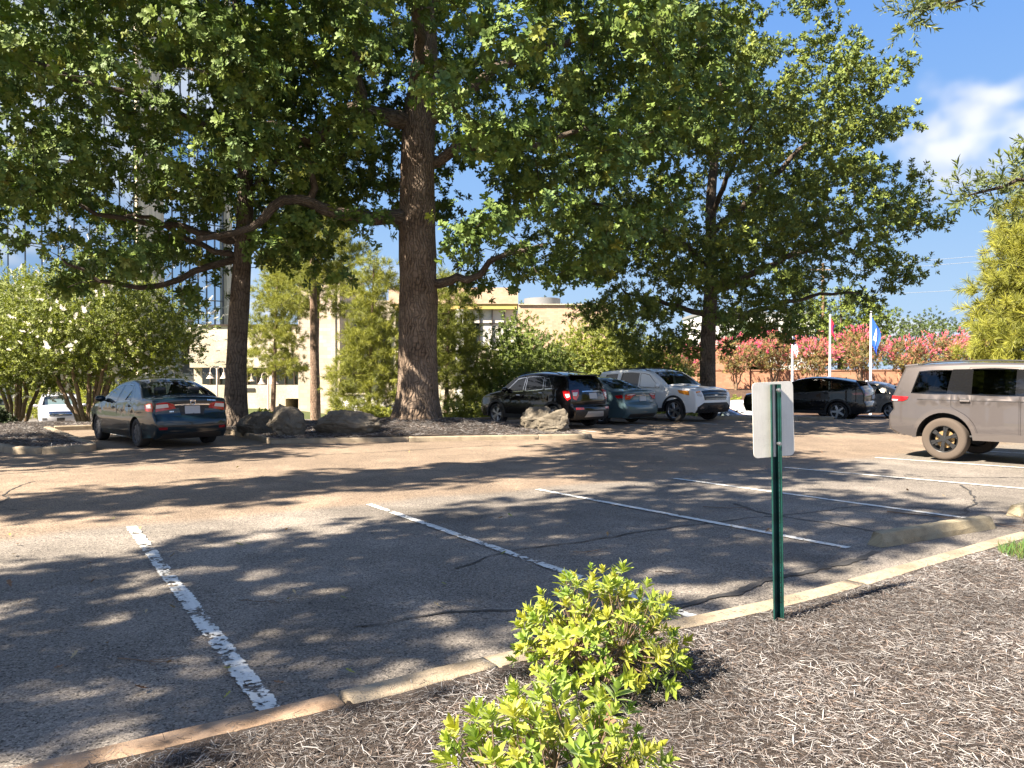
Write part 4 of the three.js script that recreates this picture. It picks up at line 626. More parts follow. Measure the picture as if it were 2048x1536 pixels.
function wheelParts(r, style, rimMat, tyreMat, width = 0.23, rimShare = 0.66) {
  const key = [r, style, rimShare].join(); if (wheelCache.has(key)) return wheelCache.get(key);
  const rr = r * rimShare, h = width / 2, L = (pts, n = 40) => { const g = new THREE.LatheGeometry(pts.map(([a, b]) => new THREE.Vector2(a, b)), n); g.rotateX(Math.PI / 2); return g; };
  const tyre = L([[rr, -h * 0.86], [rr + 0.012, -h * 0.98], [r * 0.86, -h * 1.04], [r * 0.955, -h * 0.94], [r * 0.99, -h * 0.7], [r, -h * 0.35], [r, h * 0.35], [r * 0.99, h * 0.7], [r * 0.955, h * 0.94], [r * 0.86, h * 1.04], [rr + 0.012, h * 0.98], [rr, h * 0.86]]);
  const rim = [L([[rr * 0.98, h * 0.8], [rr * 1.015, h * 0.96], [rr * 1.0, h * 0.99], [rr * 0.94, h * 0.9], [rr * 0.93, -h * 0.8]])];
  const spokeShape = (w0, w1, r0, r1) => { const s = new THREE.Shape(); s.moveTo(r0, -w0 / 2); s.lineTo(r1, -w1 / 2); s.lineTo(r1, w1 / 2); s.lineTo(r0, w0 / 2); s.closePath(); const g = new THREE.ExtrudeGeometry(s, { depth: 0.022, bevelEnabled: true, bevelSize: 0.006, bevelThickness: 0.006, bevelSegments: 1 }); g.translate(0, 0, h * 0.62); return g.index ? g.toNonIndexed() : g; };
  const put = (g, a) => { const c = g.clone(); c.rotateZ(a); rim.push(c); };
  const n = { five: 5, split: 6, ten: 5, twelve: 6, steel: 8 }[style] ?? 5;
  for (let k = 0; k < n; k++) { const a = k / n * 6.2832 + Math.PI / 2; if (style === 'ten' || style === 'twelve') { put(spokeShape(0.03, 0.036, rr * 0.15, rr * 0.96), a - 0.17); put(spokeShape(0.03, 0.036, rr * 0.15, rr * 0.96), a + 0.17); } else if (style === 'split') { put(spokeShape(0.05, 0.05, rr * 0.12, rr * 0.62), a); put(spokeShape(0.022, 0.034, rr * 0.52, rr * 0.97), a - 0.1); put(spokeShape(0.022, 0.034, rr * 0.52, rr * 0.97), a + 0.1); } else if (style === 'steel') put(spokeShape(0.085, 0.1, rr * 0.25, rr * 0.95), a); else put(spokeShape(0.075, 0.06, rr * 0.1, rr * 0.97), a); }
  const hub = new THREE.CylinderGeometry(rr * 0.2, rr * 0.24, 0.04, 20); hub.rotateX(Math.PI / 2); hub.translate(0, 0, h * 0.72); rim.push(hub.toNonIndexed());
  if (style === 'steel') { const d = new THREE.RingGeometry(rr * 0.2, rr * 0.62, 28); d.translate(0, 0, h * 0.66); rim.push(d.toNonIndexed()); }
  for (const g of rim) for (const k of Object.keys(g.attributes)) if (!['position', 'normal'].includes(k)) g.deleteAttribute(k);
  const disc = new THREE.CylinderGeometry(rr * 0.68, rr * 0.68, 0.02, 28); disc.rotateX(Math.PI / 2); disc.translate(0, 0, h * 0.2);
  const back = new THREE.CylinderGeometry(rr * 0.93, rr * 0.93, 0.012, 28); back.rotateX(Math.PI / 2); back.translate(0, 0, -h * 0.2);
  const out = { tyre, rim: mergeGeometries(rim.map((g) => g.index ? g.toNonIndexed() : g)), disc, back }; wheelCache.set(key, out); return out;
}
function car(S, label, category, x, y, Z, hx, hZ, { body, wheelMat = C.alloy, tyreMat = C.rubber, name = S.name, group, pitch = 0, extras } = {}) {
  const g = thing(name, label, category, P(x, y, Z), group); g.rotation.order = 'YXZ'; g.rotation.y = Math.atan2(hZ, hx); g.rotation.z = pitch;
  const { L, W, H, r, fw, rw, sill, belt, tumble, taperF = 0.16, taperR = 0.1, noseBow = 0.16, tailBow = 0.1 } = S, mid = (fw + rw) / 2, E = 0.05, E2 = 0.05;
  const wx = (px) => mid - px;   // model x (0 half way between the axles, nose at +x)
  const bl = typeof belt === 'function' ? belt : poly(belt);
  const half = (px, py) => {
    const tf = clamp((1.15 - px) / 1.15), tb = clamp((px - (L - 1.0)) / 1.0); let k = 1 - taperF * Math.pow(tf, 2.3) - taperR * Math.pow(tb, 2.1);
    const b = bl(px); k *= 1 - 0.075 * Math.pow(clamp((0.62 - py) / 0.62), 1.6) - 0.015 * sstep(0.55, b, py); if (py > b) k *= 1 - tumble * Math.pow((py - b) / (H - b), 1.15);
    return W / 2 * k + 0.012 * Math.exp(-(((py - S.crease) / 0.035) ** 2)) * sstep(0.5, 1.2, px) * sstep(L - 0.2, L - 0.8, px);
  };
  // outline segments
  const segs = S.outline.map(([n, pts, glass]) => { const c = new THREE.CatmullRomCurve3(pts.map(([a, b]) => V3(a, b, 0)), false, 'centripetal'), m = Math.max(4, Math.round(c.getLength() / 0.055)); return { n, glass, p: c.getSpacedPoints(m).map((q) => [q.x, q.y]) }; });
  const all = []; segs.forEach((s) => s.p.forEach((q, i) => { if (i || !all.length) all.push(q); }));
  const normals = all.map((q, i) => { const a = all[Math.max(0, i - 1)], b = all[Math.min(all.length - 1, i + 1)], l = Math.hypot(b[0] - a[0], b[1] - a[1]) || 1; return [-(b[1] - a[1]) / l, (b[0] - a[0]) / l]; });   // outward (up and out)
  const topY = (px) => { let y = 0; for (let i = 1; i < all.length; i++) { const a = all[i - 1], b = all[i]; if ((a[0] <= px && b[0] >= px) || (b[0] <= px && a[0] >= px)) { const t = Math.abs(b[0] - a[0]) < 1e-6 ? 0 : (px - a[0]) / (b[0] - a[0]); y = Math.max(y, lerp(a[1], b[1], t)); } } return y; };
  const bow = (px, py, t) => { const k = 1 - Math.pow(Math.abs(t), 2.4); return [(-noseBow * (1 - sstep(0, 0.95, px)) + tailBow * sstep(L - 0.75, L, px)) * k, 0.05 * sstep(0.55, 1.05, py) * k]; };
  const edgeHalf = (q) => half(q[0], q[1]) - E2;
  const stripPoint = (q, nrm, t, off = 0) => { const b = bow(q[0], q[1], t), he = edgeHalf(q); return [wx(q[0] + b[0] + nrm[0] * off), q[1] + b[1] + nrm[1] * off, t * he]; };
  const grid = (rows, skip) => { const pos = [], idx = [], n = rows[0].length; rows.forEach((r2) => r2.forEach((p) => pos.push(...p))); for (let i = 0; i < rows.length - 1; i++) for (let k = 0; k < n - 1; k++) { if (skip && skip(i, k)) continue; const a = i * n + k, b = a + n; idx.push(a, b, a + 1, a + 1, b, b + 1); } const q = new THREE.BufferGeometry(); q.setAttribute('position', new THREE.Float32BufferAttribute(pos, 3)); q.setIndex(idx); q.computeVertexNormals(); return q; };
  const ts = [-1, -0.95, -0.88, -0.86, -0.7, -0.5, -0.25, 0, 0.25, 0.5, 0.7, 0.86, 0.88, 0.95, 1];
  let at = 0;
  for (const s of segs) {
    const i0 = at, n = s.p.length; at += n - 1;
    const rows = s.p.map((q, i) => ts.map((t) => stripPoint(q, normals[i0 + i], t, 0)));
    if (!s.glass) { mk(s.n, grid(rows), s.mat ?? body, g); continue; }
    const e0 = 1, e1 = n - 2;
    mk(s.n + '_frame', grid(rows, (i, k) => i >= e0 && i < e1 && k >= 2 && k < ts.length - 3), S.blackFrames ? C.gloss : body, g);
    mk(s.n, grid(s.p.map((q, i) => ts.slice(2, -2).map((t) => stripPoint(q, normals[i0 + i], t, -0.006)))), s.glass === 'tint' ? C.tint : C.glass, g);
  }
  // flank chart
  const chart = (pts, holes, sgn, off, edge = 0.13) => {
    const dens = (a) => a.flatMap((p, i) => { const q = a[(i + 1) % a.length], m = Math.max(1, Math.ceil(Math.hypot(q[0] - p[0], q[1] - p[1]) / edge)); return Array.from({ length: m }, (_, k) => new THREE.Vector2(lerp(p[0], q[0], k / m), lerp(p[1], q[1], k / m))); });
    const sh = new THREE.Shape(dens(pts)); for (const h of holes) sh.holes.push(new THREE.Path(dens(h)));
    let q = new THREE.ShapeGeometry(sh); q.deleteAttribute('uv'); q.deleteAttribute('normal'); q = tess(q.index ? q.toNonIndexed() : q, edge * 1.25, 7);
    const p = q.attributes.position, nr = new Float32Array(p.count * 3);
    for (let i = 0; i < p.count; i++) { const a = p.getX(i), b = p.getY(i), w = half(a, b), dx = (half(a + 0.01, b) - half(a - 0.01, b)) / 0.02, dy = (half(a, b + 0.01) - half(a, b - 0.01)) / 0.02, l = Math.hypot(dx, dy, 1); p.setXYZ(i, wx(a), b, sgn * (w + off)); nr[i * 3] = dx / l; nr[i * 3 + 1] = -dy / l; nr[i * 3 + 2] = sgn / l; }
    q.setAttribute('normal', new THREE.BufferAttribute(nr, 3));
    if (sgn > 0) { const a = p.array; for (let i = 0; i < a.length; i += 9) for (let k = 0; k < 3; k++) { let t = a[i + k]; a[i + k] = a[i + 3 + k]; a[i + 3 + k] = t; t = nr[i + k]; nr[i + k] = nr[i + 3 + k]; nr[i + 3 + k] = t; } }
    return q;
  };
  const shrink = (pts, d) => { const cx = pts.reduce((a, p) => a + p[0], 0) / pts.length, cy = pts.reduce((a, p) => a + p[1], 0) / pts.length; return pts.map(([a, b]) => { const l = Math.hypot(a - cx, b - cy); return [cx + (a - cx) * (1 - d / l), cy + (b - cy) * (1 - d / l)]; }); };
  const patch = (n, pts, mat, parent, sgn, off = 0.006) => mk(n, mergeGeometries([chart(pts, [], sgn, off), skirt(pts, sgn, off)]), mat, parent);
  const skirt = (pts, sgn, off) => { const pos = [], m = pts.length; for (let i = 0; i < m; i++) { const a = pts[i], b = pts[(i + 1) % m], A = [wx(a[0]), a[1], sgn * (half(...a) + off)], Bq = [wx(b[0]), b[1], sgn * (half(...b) + off)], A2 = [A[0], A[1], A[2] - sgn * (off + 0.004)], B2 = [Bq[0], Bq[1], Bq[2] - sgn * (off + 0.004)]; pos.push(...A, ...A2, ...Bq, ...Bq, ...A2, ...B2); } const q = new THREE.BufferGeometry(); q.setAttribute('position', new THREE.Float32BufferAttribute(pos, 3)); q.computeVertexNormals(); return q; };
  const Rw = r * 1.13 + (S.archGap ?? 0), arch = (cx, ex = 0, n = 18) => { const R2 = Rw + ex, a0 = Math.asin(clamp((sill - r) / R2, -1, 1)); return Array.from({ length: n + 1 }, (_, i) => { const a = lerp(a0, Math.PI - a0, i / n); return [cx + Math.cos(a) * R2, r + Math.sin(a) * R2]; }); };
  const insetLine = all.map((q, i) => [q[0] - normals[i][0] * E, Math.max(sill + 0.002, q[1] - normals[i][1] * E)]);
  const winPoly = ({ b0, b1, t0, t1, m = 0.115, lift = 0.02 }) => { const out = []; for (let i = 0; i <= 6; i++) { const q = lerp(b0, b1, i / 6); out.push([q, bl(q) + lift]); } for (let i = 0; i <= 8; i++) { const q = lerp(t1, t0, i / 8); out.push([q, topY(q) - m]); } return out; };
  const doorPoly = ({ x0, x1, yb = sill + 0.1, win }) => {   // edges keep clear of the wheel arches
    const R2 = Rw + 0.095, out = [], ys = steps(yb, r + R2 + 0.02, 0.07), fx = (y) => Math.max(x0, Math.abs(y - r) < R2 ? fw + Math.sqrt(R2 * R2 - (y - r) ** 2) : x0), bx = (y) => Math.min(x1, Math.abs(y - r) < R2 ? rw - Math.sqrt(R2 * R2 - (y - r) ** 2) : x1);
    for (const y of ys) out.push([bx(y), y]);
    out.push([x1, bl(x1) + 0.01]); for (let i = 0; i <= 8; i++) { const q = lerp(win.t1 + 0.05, win.t0 - 0.05, i / 8); out.push([q, topY(q) - 0.075]); }
    out.push([Math.min(win.b0 - 0.07, x0 + 0.02), bl(x0) + 0.012], [x0, bl(x0) - 0.1]); for (const y of [...ys].reverse()) out.push([fx(y), y]);
    return out;
  };
  for (const sgn of [-1, 1]) {
    const doors = S.doors.map(doorPoly), quarter = (S.quarter ?? []).map(winPoly);
    const outer = [...insetLine, ...[[...insetLine[insetLine.length - 1]], [rw + Math.sqrt(Rw * Rw - (r - sill) ** 2) + 0.0, sill]].slice(1).filter((p) => p[0] < insetLine[insetLine.length - 1][0] - 0.02), ...arch(rw).slice(1), ...arch(fw).filter((p) => p[0] > insetLine[0][0] + 0.02)];
    mk('side_panel', chart(outer, [...doors, ...quarter], sgn, 0), body, g);
    // rolled edge between the flank and the strips
    const rows = [0, 30, 60, 90].map((d) => { const a = d * Math.PI / 180; return all.map((q, i) => { const px = q[0] - normals[i][0] * E * (1 - Math.sin(a)), py = Math.max(sill - 0.02, q[1] - normals[i][1] * E * (1 - Math.sin(a))); return [wx(px), py, sgn * (half(px, py) - E2 * (1 - Math.cos(a)))]; }); });
    // make the last row meet the strips
    rows[3] = all.map((q) => [wx(q[0]), q[1], sgn * edgeHalf(q)]);
    const rg = grid(sgn > 0 ? rows : [...rows].reverse()); mk('edge_panel', rg, body, g);
    S.doors.forEach((d, k) => {
      const dp = shrink(doors[k], 0.006), win = winPoly(d.win), door = mk('door', chart(dp, [win], sgn, -0.001), body, g);
      mk('window', chart(win, [], sgn, -0.012, 0.2), d.tint ? C.tint : C.glass, door);
      mk('window_trim', chart(shrink(win, -0.022), [shrink(win, 0.004)], sgn, 0.003), S.trim ?? C.gloss, door);
      if (!S.noHandles) { const hx0 = d.x1 - 0.24, hy = bl(d.x1) - 0.115, hg = new THREE.CapsuleGeometry(0.016, 0.15, 4, 10); hg.rotateZ(Math.PI / 2); hg.translate(wx(hx0), hy, sgn * (half(hx0, hy) + 0.02)); mk('handle', hg, S.handleMat ?? body, door); const cup = [[hx0 - 0.08, hy - 0.03], [hx0 + 0.08, hy - 0.03], [hx0 + 0.08, hy + 0.03], [hx0 - 0.08, hy + 0.03]]; mk('handle_cup', chart(cup, [], sgn, 0.001), C.black, door); }
    });
    quarter.forEach((q, k) => { mk('quarter_window', chart(q, [], sgn, -0.012, 0.2), S.quarter[k].tint ? C.tint : C.glass, g); mk('window_trim', chart(shrink(q, -0.022), [shrink(q, 0.004)], sgn, 0.003), S.trim ?? C.gloss, g); });
    if (S.pillarBlack) for (const [a, b, ta, tb] of S.pillarBlack) { const pl = [[a, bl(a) + 0.01], [b, bl(b) + 0.01], [tb, topY(tb) - 0.11], [ta, topY(ta) - 0.11]]; patch('pillar_cover', pl, C.gloss, g, sgn, 0.004); }
    for (const cx of [fw, rw]) {
      const la = Math.asin(clamp((sill + 0.01 - r) / Rw, -1, 1)), liner = new THREE.CylinderGeometry(Rw, Rw, 0.34, 28, 1, true, Math.PI / 2 + la, Math.PI - 2 * la); liner.rotateX(Math.PI / 2); liner.rotateZ(0); const w = half(cx, r + Rw * 0.7);
      liner.translate(wx(cx), r, sgn * (w - 0.185)); mk('wheel_well', liner, C.black, g);
      const wall = new THREE.CircleGeometry(Rw, 28, la, Math.PI - 2 * la); if (sgn < 0) wall.rotateY(Math.PI); wall.translate(wx(cx), r, sgn * (w - 0.35)); mk('wheel_well', wall, C.black, g);
      if (S.cladding) { const ao = arch(cx, 0.075), ai = arch(cx, 0.001); patch('arch_trim', [...ao, ...rev(ai)], S.cladMat ?? C.black, g, sgn, 0.012); }
      const wp = wheelParts(r, S.wheel, wheelMat, tyreMat, S.tyreWidth ?? 0.225, S.rimShare ?? 0.67), wh = new THREE.Group(); wh.name = 'wheel'; g.add(wh);
      wh.position.set(wx(cx), r, sgn * (W / 2 - (S.tyreIn ?? 0.145))); if (sgn < 0) wh.rotation.y = Math.PI; wh.rotation.z = (cx === fw ? 0.3 : 0.9) * sgn;
      mk('tyre', wp.tyre, tyreMat, wh); mk('rim', wp.rim, wheelMat, wh); mk('brake_disc', wp.disc, S.discMat ?? C.steel, wh); mk('rim_back', wp.back, C.black, wh);
    }
    if (S.cladding) { const x0 = fw + Math.sqrt((Rw + 0.075) ** 2 - (r - sill) ** 2) - 0.02, x1 = rw - Math.sqrt((Rw + 0.075) ** 2 - (r - sill) ** 2) + 0.02; patch('side_skirt', [[x0, sill + 0.002], [x1, sill + 0.002], [x1, sill + 0.13], [x0, sill + 0.13]], S.cladMat ?? C.black, g, sgn, 0.012); }
    // mirror
    const mx = S.mirror, mg = new THREE.SphereGeometry(1, 18, 12); mg.scale(0.075, 0.075, 0.12); mg.translate(0, 0, 0); const mm = mk('mirror', mg, body, g); mm.position.set(wx(mx + 0.04), bl(mx) + 0.09, sgn * (half(mx, bl(mx)) + 0.1));
    const arm = new THREE.BoxGeometry(0.05, 0.03, 0.12); const am = mk('mirror_arm', arm, C.black, mm); am.position.set(0, -0.045, -sgn * 0.09);
    if (S.rails) { const [a, b] = S.rails, pts = Array.from({ length: 9 }, (_, i) => { const q = lerp(a, b, i / 8), y = topY(q), e = Math.min(i, 8 - i) === 0 ? 0.012 : 0.055; return V3(wx(q), y + e - 0.01, sgn * (half(q, y - 0.02) - 0.1)); }); mk('roof_rail', tube(pts, pts.map(() => 0.014), 6), S.railMat ?? C.black, g); }
    for (const [n, pts, mat, off] of S.sidePatches ?? []) patch(n, pts, mat === 'body' ? body : mat, g, sgn, off);
  }
  // underside, cabin floor, seats, dashboard
  const ub = mk('underbody', new RoundedBoxGeometry(L - 0.5, 0.2, W - 0.56, 2, 0.06), C.black, g); ub.position.set(wx(L / 2), sill + 0.1, 0);
  const cf = segs.find((s) => s.n === 'windshield'), cr = segs.find((s) => s.n === 'rear_window'), cabF = cf.p[0][0], cabR = cr.p[cr.p.length - 1][0], floorY = 0.46;
  const fl = mk('cabin_floor', new THREE.BoxGeometry(cabR - cabF - 0.1, 0.03, W - 0.34), C.cloth, g); fl.position.set(wx((cabF + cabR) / 2), floorY, 0);
  const db = mk('dashboard', new RoundedBoxGeometry(0.42, 0.22, W - 0.42, 3, 0.08), C.black, g); db.position.set(wx(cabF + 0.32), cf.p[0][1] - 0.17, 0);
  for (const [sx, zs] of [[cabF + 1.25, [-1, 1]], [cabF + 2.15, [-1, 1]], ...(S.third ? [[cabF + 3.0, [-1, 1]]] : [])]) for (const zz of zs) {
    const st = new THREE.Group(); st.name = 'seat'; g.add(st); st.position.set(wx(sx), floorY, zz * W * 0.21);
    const bk = mk('backrest', new RoundedBoxGeometry(0.14, 0.6, 0.46, 3, 0.06), S.seatMat ?? C.cloth, st); bk.position.set(-0.22, 0.42, 0); bk.rotation.z = 0.24;
    mk('cushion', new RoundedBoxGeometry(0.48, 0.16, 0.48, 3, 0.06), S.seatMat ?? C.cloth, st).position.set(0, 0.12, 0);
    const hr = mk('headrest', new RoundedBoxGeometry(0.1, 0.17, 0.26, 3, 0.045), S.seatMat ?? C.cloth, st); hr.position.set(-0.33, Math.min(0.82, H - floorY - 0.25), 0);
  }
  // charts on the nose and the tail: (z, y)
  const endAt = (rear) => { const list = (rear ? segs.filter((s) => ['rear_window', 'tailgate', 'rear_bumper'].includes(s.n)) : segs.filter((s) => ['front_bumper', 'bonnet'].includes(s.n))).flatMap((s) => s.p); return (y) => { let best = list[0], n = [rear ? 1 : -1, 0]; for (let i = 1; i < list.length; i++) { const a = list[i - 1], b = list[i]; if ((a[1] <= y && b[1] >= y) || (a[1] >= y && b[1] <= y)) { const t = Math.abs(b[1] - a[1]) < 1e-6 ? 0 : (y - a[1]) / (b[1] - a[1]), l = Math.hypot(b[0] - a[0], b[1] - a[1]) || 1; const q = [lerp(a[0], b[0], t), y]; if (rear ? q[0] >= best[0] - 10 : true) { best = q; n = [-(b[1] - a[1]) / l, (b[0] - a[0]) / l]; if (!rear) break; } } } return [best, n]; }; };
  const endPatch = (n, rear, pts, mat, off = 0.006, parent = g, depth = 0) => {
    const f = endAt(rear), map2 = (z, y, o) => { const [q, nr] = f(y), he = edgeHalf(q), t = clamp(z / he, -1, 1), p = stripPoint(q, nr, t, o); return [p[0], p[1], p[2]]; };
    const edge = 0.09, dens = pts.flatMap((p, i) => { const q = pts[(i + 1) % pts.length], m = Math.max(1, Math.ceil(Math.hypot(q[0] - p[0], q[1] - p[1]) / edge)); return Array.from({ length: m }, (_, k) => new THREE.Vector2(lerp(p[0], q[0], k / m), lerp(p[1], q[1], k / m))); });
    let q = new THREE.ShapeGeometry(new THREE.Shape(dens)); q.deleteAttribute('uv'); q.deleteAttribute('normal'); q = tess(q.toNonIndexed(), edge * 1.3, 6); const p = q.attributes.position;
    for (let i = 0; i < p.count; i++) p.setXYZ(i, ...map2(p.getX(i), p.getY(i), off));
    const pos = []; for (let i = 0; i < dens.length; i++) { const a = dens[i], b = dens[(i + 1) % dens.length], A = map2(a.x, a.y, off), Bq = map2(b.x, b.y, off), A2 = map2(a.x, a.y, -0.004), B2 = map2(b.x, b.y, -0.004); pos.push(...A, ...Bq, ...A2, ...Bq, ...B2, ...A2); }
    const sk = new THREE.BufferGeometry(); sk.setAttribute('position', new THREE.Float32BufferAttribute(pos, 3)); sk.computeVertexNormals(); q.computeVertexNormals();
    return mk(n, mergeGeometries([q, sk]), mat, parent);
  };
  const both = (n, rear, pts, mat, off) => { for (const s of [1, -1]) endPatch(n, rear, pts.map(([z, y]) => [z * s, y]), mat === 'body' ? body : mat, off); };
  extras?.({ g, endPatch, both, patch, wx, half, bl, topY, body, S });
  S.extras?.({ g, endPatch, both, patch, wx, half, bl, topY, body, S });
  return g;
}
const rect = (z0, z1, y0, y1) => [[z0, y0], [z1, y0], [z1, y1], [z0, y1]];
function ring(parent, name, x, y, z, r, th, mat, sy = 0.7) { const t = mk(name, new THREE.TorusGeometry(r, th, 8, 24), mat, parent); t.rotation.y = Math.PI / 2; t.scale.y = sy; t.position.set(x, y, z); return t; }

// dark teal compact sedan, also the base of the other sedans
const sedan = {
  name: 'sedan', L: 4.63, W: 1.77, H: 1.49, r: 0.32, fw: 0.94, rw: 3.64, sill: 0.21, belt: [[0, 0.78], [1.0, 0.93], [2.6, 0.97], [3.7, 1.03], [4.6, 1.06]], tumble: 0.30, crease: 0.82, wheel: 'steel', mirror: 1.55, taperR: 0.12,
  outline: [['front_bumper', [[0.14, 0.21], [0.04, 0.34], [0.0, 0.5], [0.05, 0.62], [0.16, 0.72]]], ['bonnet', [[0.16, 0.72], [0.55, 0.86], [1.0, 0.955], [1.26, 0.99]]], ['windshield', [[1.26, 0.99], [1.65, 1.23], [2.02, 1.40]], 'clear'], ['roof', [[2.02, 1.40], [2.3, 1.46], [2.65, 1.488], [3.05, 1.465], [3.36, 1.40]]], ['rear_window', [[3.36, 1.40], [3.72, 1.26], [4.03, 1.105]], 'clear'], ['tailgate', [[4.03, 1.105], [4.25, 1.085], [4.47, 1.065], [4.52, 1.02], [4.505, 0.9], [4.52, 0.74], [4.56, 0.69]]], ['rear_bumper', [[4.56, 0.69], [4.61, 0.62], [4.63, 0.48], [4.58, 0.33], [4.46, 0.21]]]],
  doors: [{ x0: 1.34, x1: 2.43, win: { b0: 1.52, b1: 2.38, t0: 2.05, t1: 2.42 } }, { x0: 2.45, x1: 3.45, x1b: 3.12, win: { b0: 2.49, b1: 3.30, t0: 2.50, t1: 3.02 } }], quarter: [{ b0: 3.39, b1: 3.60, t0: 3.14, t1: 3.24, m: 0.14 }], trim: C.gloss,
};
const tealSedan = {
  ...sedan,
  sidePatches: [['tail_light', [[4.12, 0.955], [4.44, 0.985], [4.50, 0.9], [4.47, 0.80], [4.2, 0.815]], C.red, 0.008], ['tail_light_lens', [[4.22, 0.945], [4.42, 0.965], [4.45, 0.88], [4.26, 0.875]], C.clear, 0.014]],
  extras: ({ both, endPatch, g, wx }) => {
    both('tail_light', true, [[0.40, 0.935], [0.55, 0.98], [0.80, 0.985], [0.80, 0.80], [0.55, 0.82], [0.36, 0.845]], C.red, 0.010);
    both('tail_light_lens', true, [[0.52, 0.945], [0.79, 0.955], [0.79, 0.87], [0.50, 0.875]], C.clear, 0.016);
    both('reflector', true, rect(0.56, 0.74, 0.42, 0.475), C.redDeep, 0.006);
    endPatch('chrome_strip', true, rect(-0.38, 0.38, 0.90, 0.925), C.chrome, 0.014);
    endPatch('license_plate', true, rect(-0.165, 0.165, 0.735, 0.885), C.plate, 0.012);
    endPatch('plate_recess', true, [[-0.3, 0.9], [-0.24, 0.71], [0.24, 0.71], [0.3, 0.9]], C.black, 0.003);
    ring(g, 'emblem', wx(4.628), 0.985, 0, 0.052, 0.008, C.chrome, 0.9); endPatch('emblem_bar', true, rect(-0.062, 0.062, 0.973, 0.997), C.chrome, 0.016);
    for (let i = 0; i < 6; i++) endPatch('badge_letter', true, rect(0.33 + i * 0.034, 0.352 + i * 0.034, 0.99, 1.012), C.chrome, 0.008);
    endPatch('bumper_lower', true, [[-0.7, 0.22], [0.7, 0.22], [0.62, 0.34], [-0.62, 0.34]], C.black, 0.006);
    for (let i = 0; i < 3; i++) endPatch('badge_letter', true, rect(-0.42 - i * 0.03, -0.40 - i * 0.03, 0.775, 0.80), C.chrome, 0.008);
    const ant = new THREE.CylinderGeometry(0.004, 0.007, 0.16, 6); ant.rotateZ(0.5); ant.translate(wx(3.1), 1.58, 0); mk('antenna', ant, C.black, g);
  },
};
const h1 = [-0.70, 0.714];
function fromRearLeft(S, X, Z, hx, hZ) { const t = S.W / 2 - (S.tyreIn ?? 0.145), wb = (S.rw - S.fw) / 2; return [X + hZ * t + hx * wb, Z - hx * t + hZ * wb]; }   // centre from the contact point of the rear left wheel
{
  const [x, Z] = fromRearLeft(tealSedan, -8.22, 17.15, ...h1);
  car(tealSedan, 'dark teal compact sedan with red and clear tail lights and steel wheels', 'car', x, 0.006, Z, ...h1, { body: paint(0.005, 0.015, 0.023, 0.3), wheelMat: C.steel });
}
// teal-grey family sedan with spread tail lights
const greySedan = {
  ...sedan, L: 4.82, W: 1.83, rw: 3.74, outline: sedan.outline.map(([n, p, gl]) => [n, p.map(([a, b]) => [a * 4.82 / 4.63, b]), gl]), belt: sedan.belt, wheel: 'five',
  sidePatches: [['tail_light', [[4.36, 0.93], [4.62, 0.965], [4.66, 0.86], [4.45, 0.84]], C.red, 0.008]],
  extras: ({ both, endPatch, g, wx }) => {
    both('tail_light', true, [[0.34, 0.95], [0.52, 0.97], [0.83, 0.97], [0.83, 0.82], [0.60, 0.80], [0.50, 0.86]], C.red, 0.01);
    both('tail_light_lens', true, [[0.34, 0.945], [0.5, 0.962], [0.72, 0.962], [0.70, 0.935], [0.5, 0.925]], C.clear, 0.016);
    endPatch('license_plate', true, rect(-0.165, 0.165, 0.74, 0.88), C.plate, 0.012); endPatch('chrome_strip', true, rect(-0.34, 0.34, 0.895, 0.92), C.chrome, 0.012);
    ring(g, 'emblem', wx(4.80), 0.985, 0, 0.05, 0.008, C.chrome, 0.75); endPatch('bumper_lower', true, rect(-0.66, 0.66, 0.24, 0.36), C.black, 0.006);
  },
};
const h2 = [-0.68, 0.733];
car(greySedan, 'teal-grey sedan parked between the black crossover and the white SUV', 'car', 2.55, 0.006, 26.75, ...h2, { body: paint(0.075, 0.125, 0.145, 0.35, 0.2), wheelMat: C.alloy });

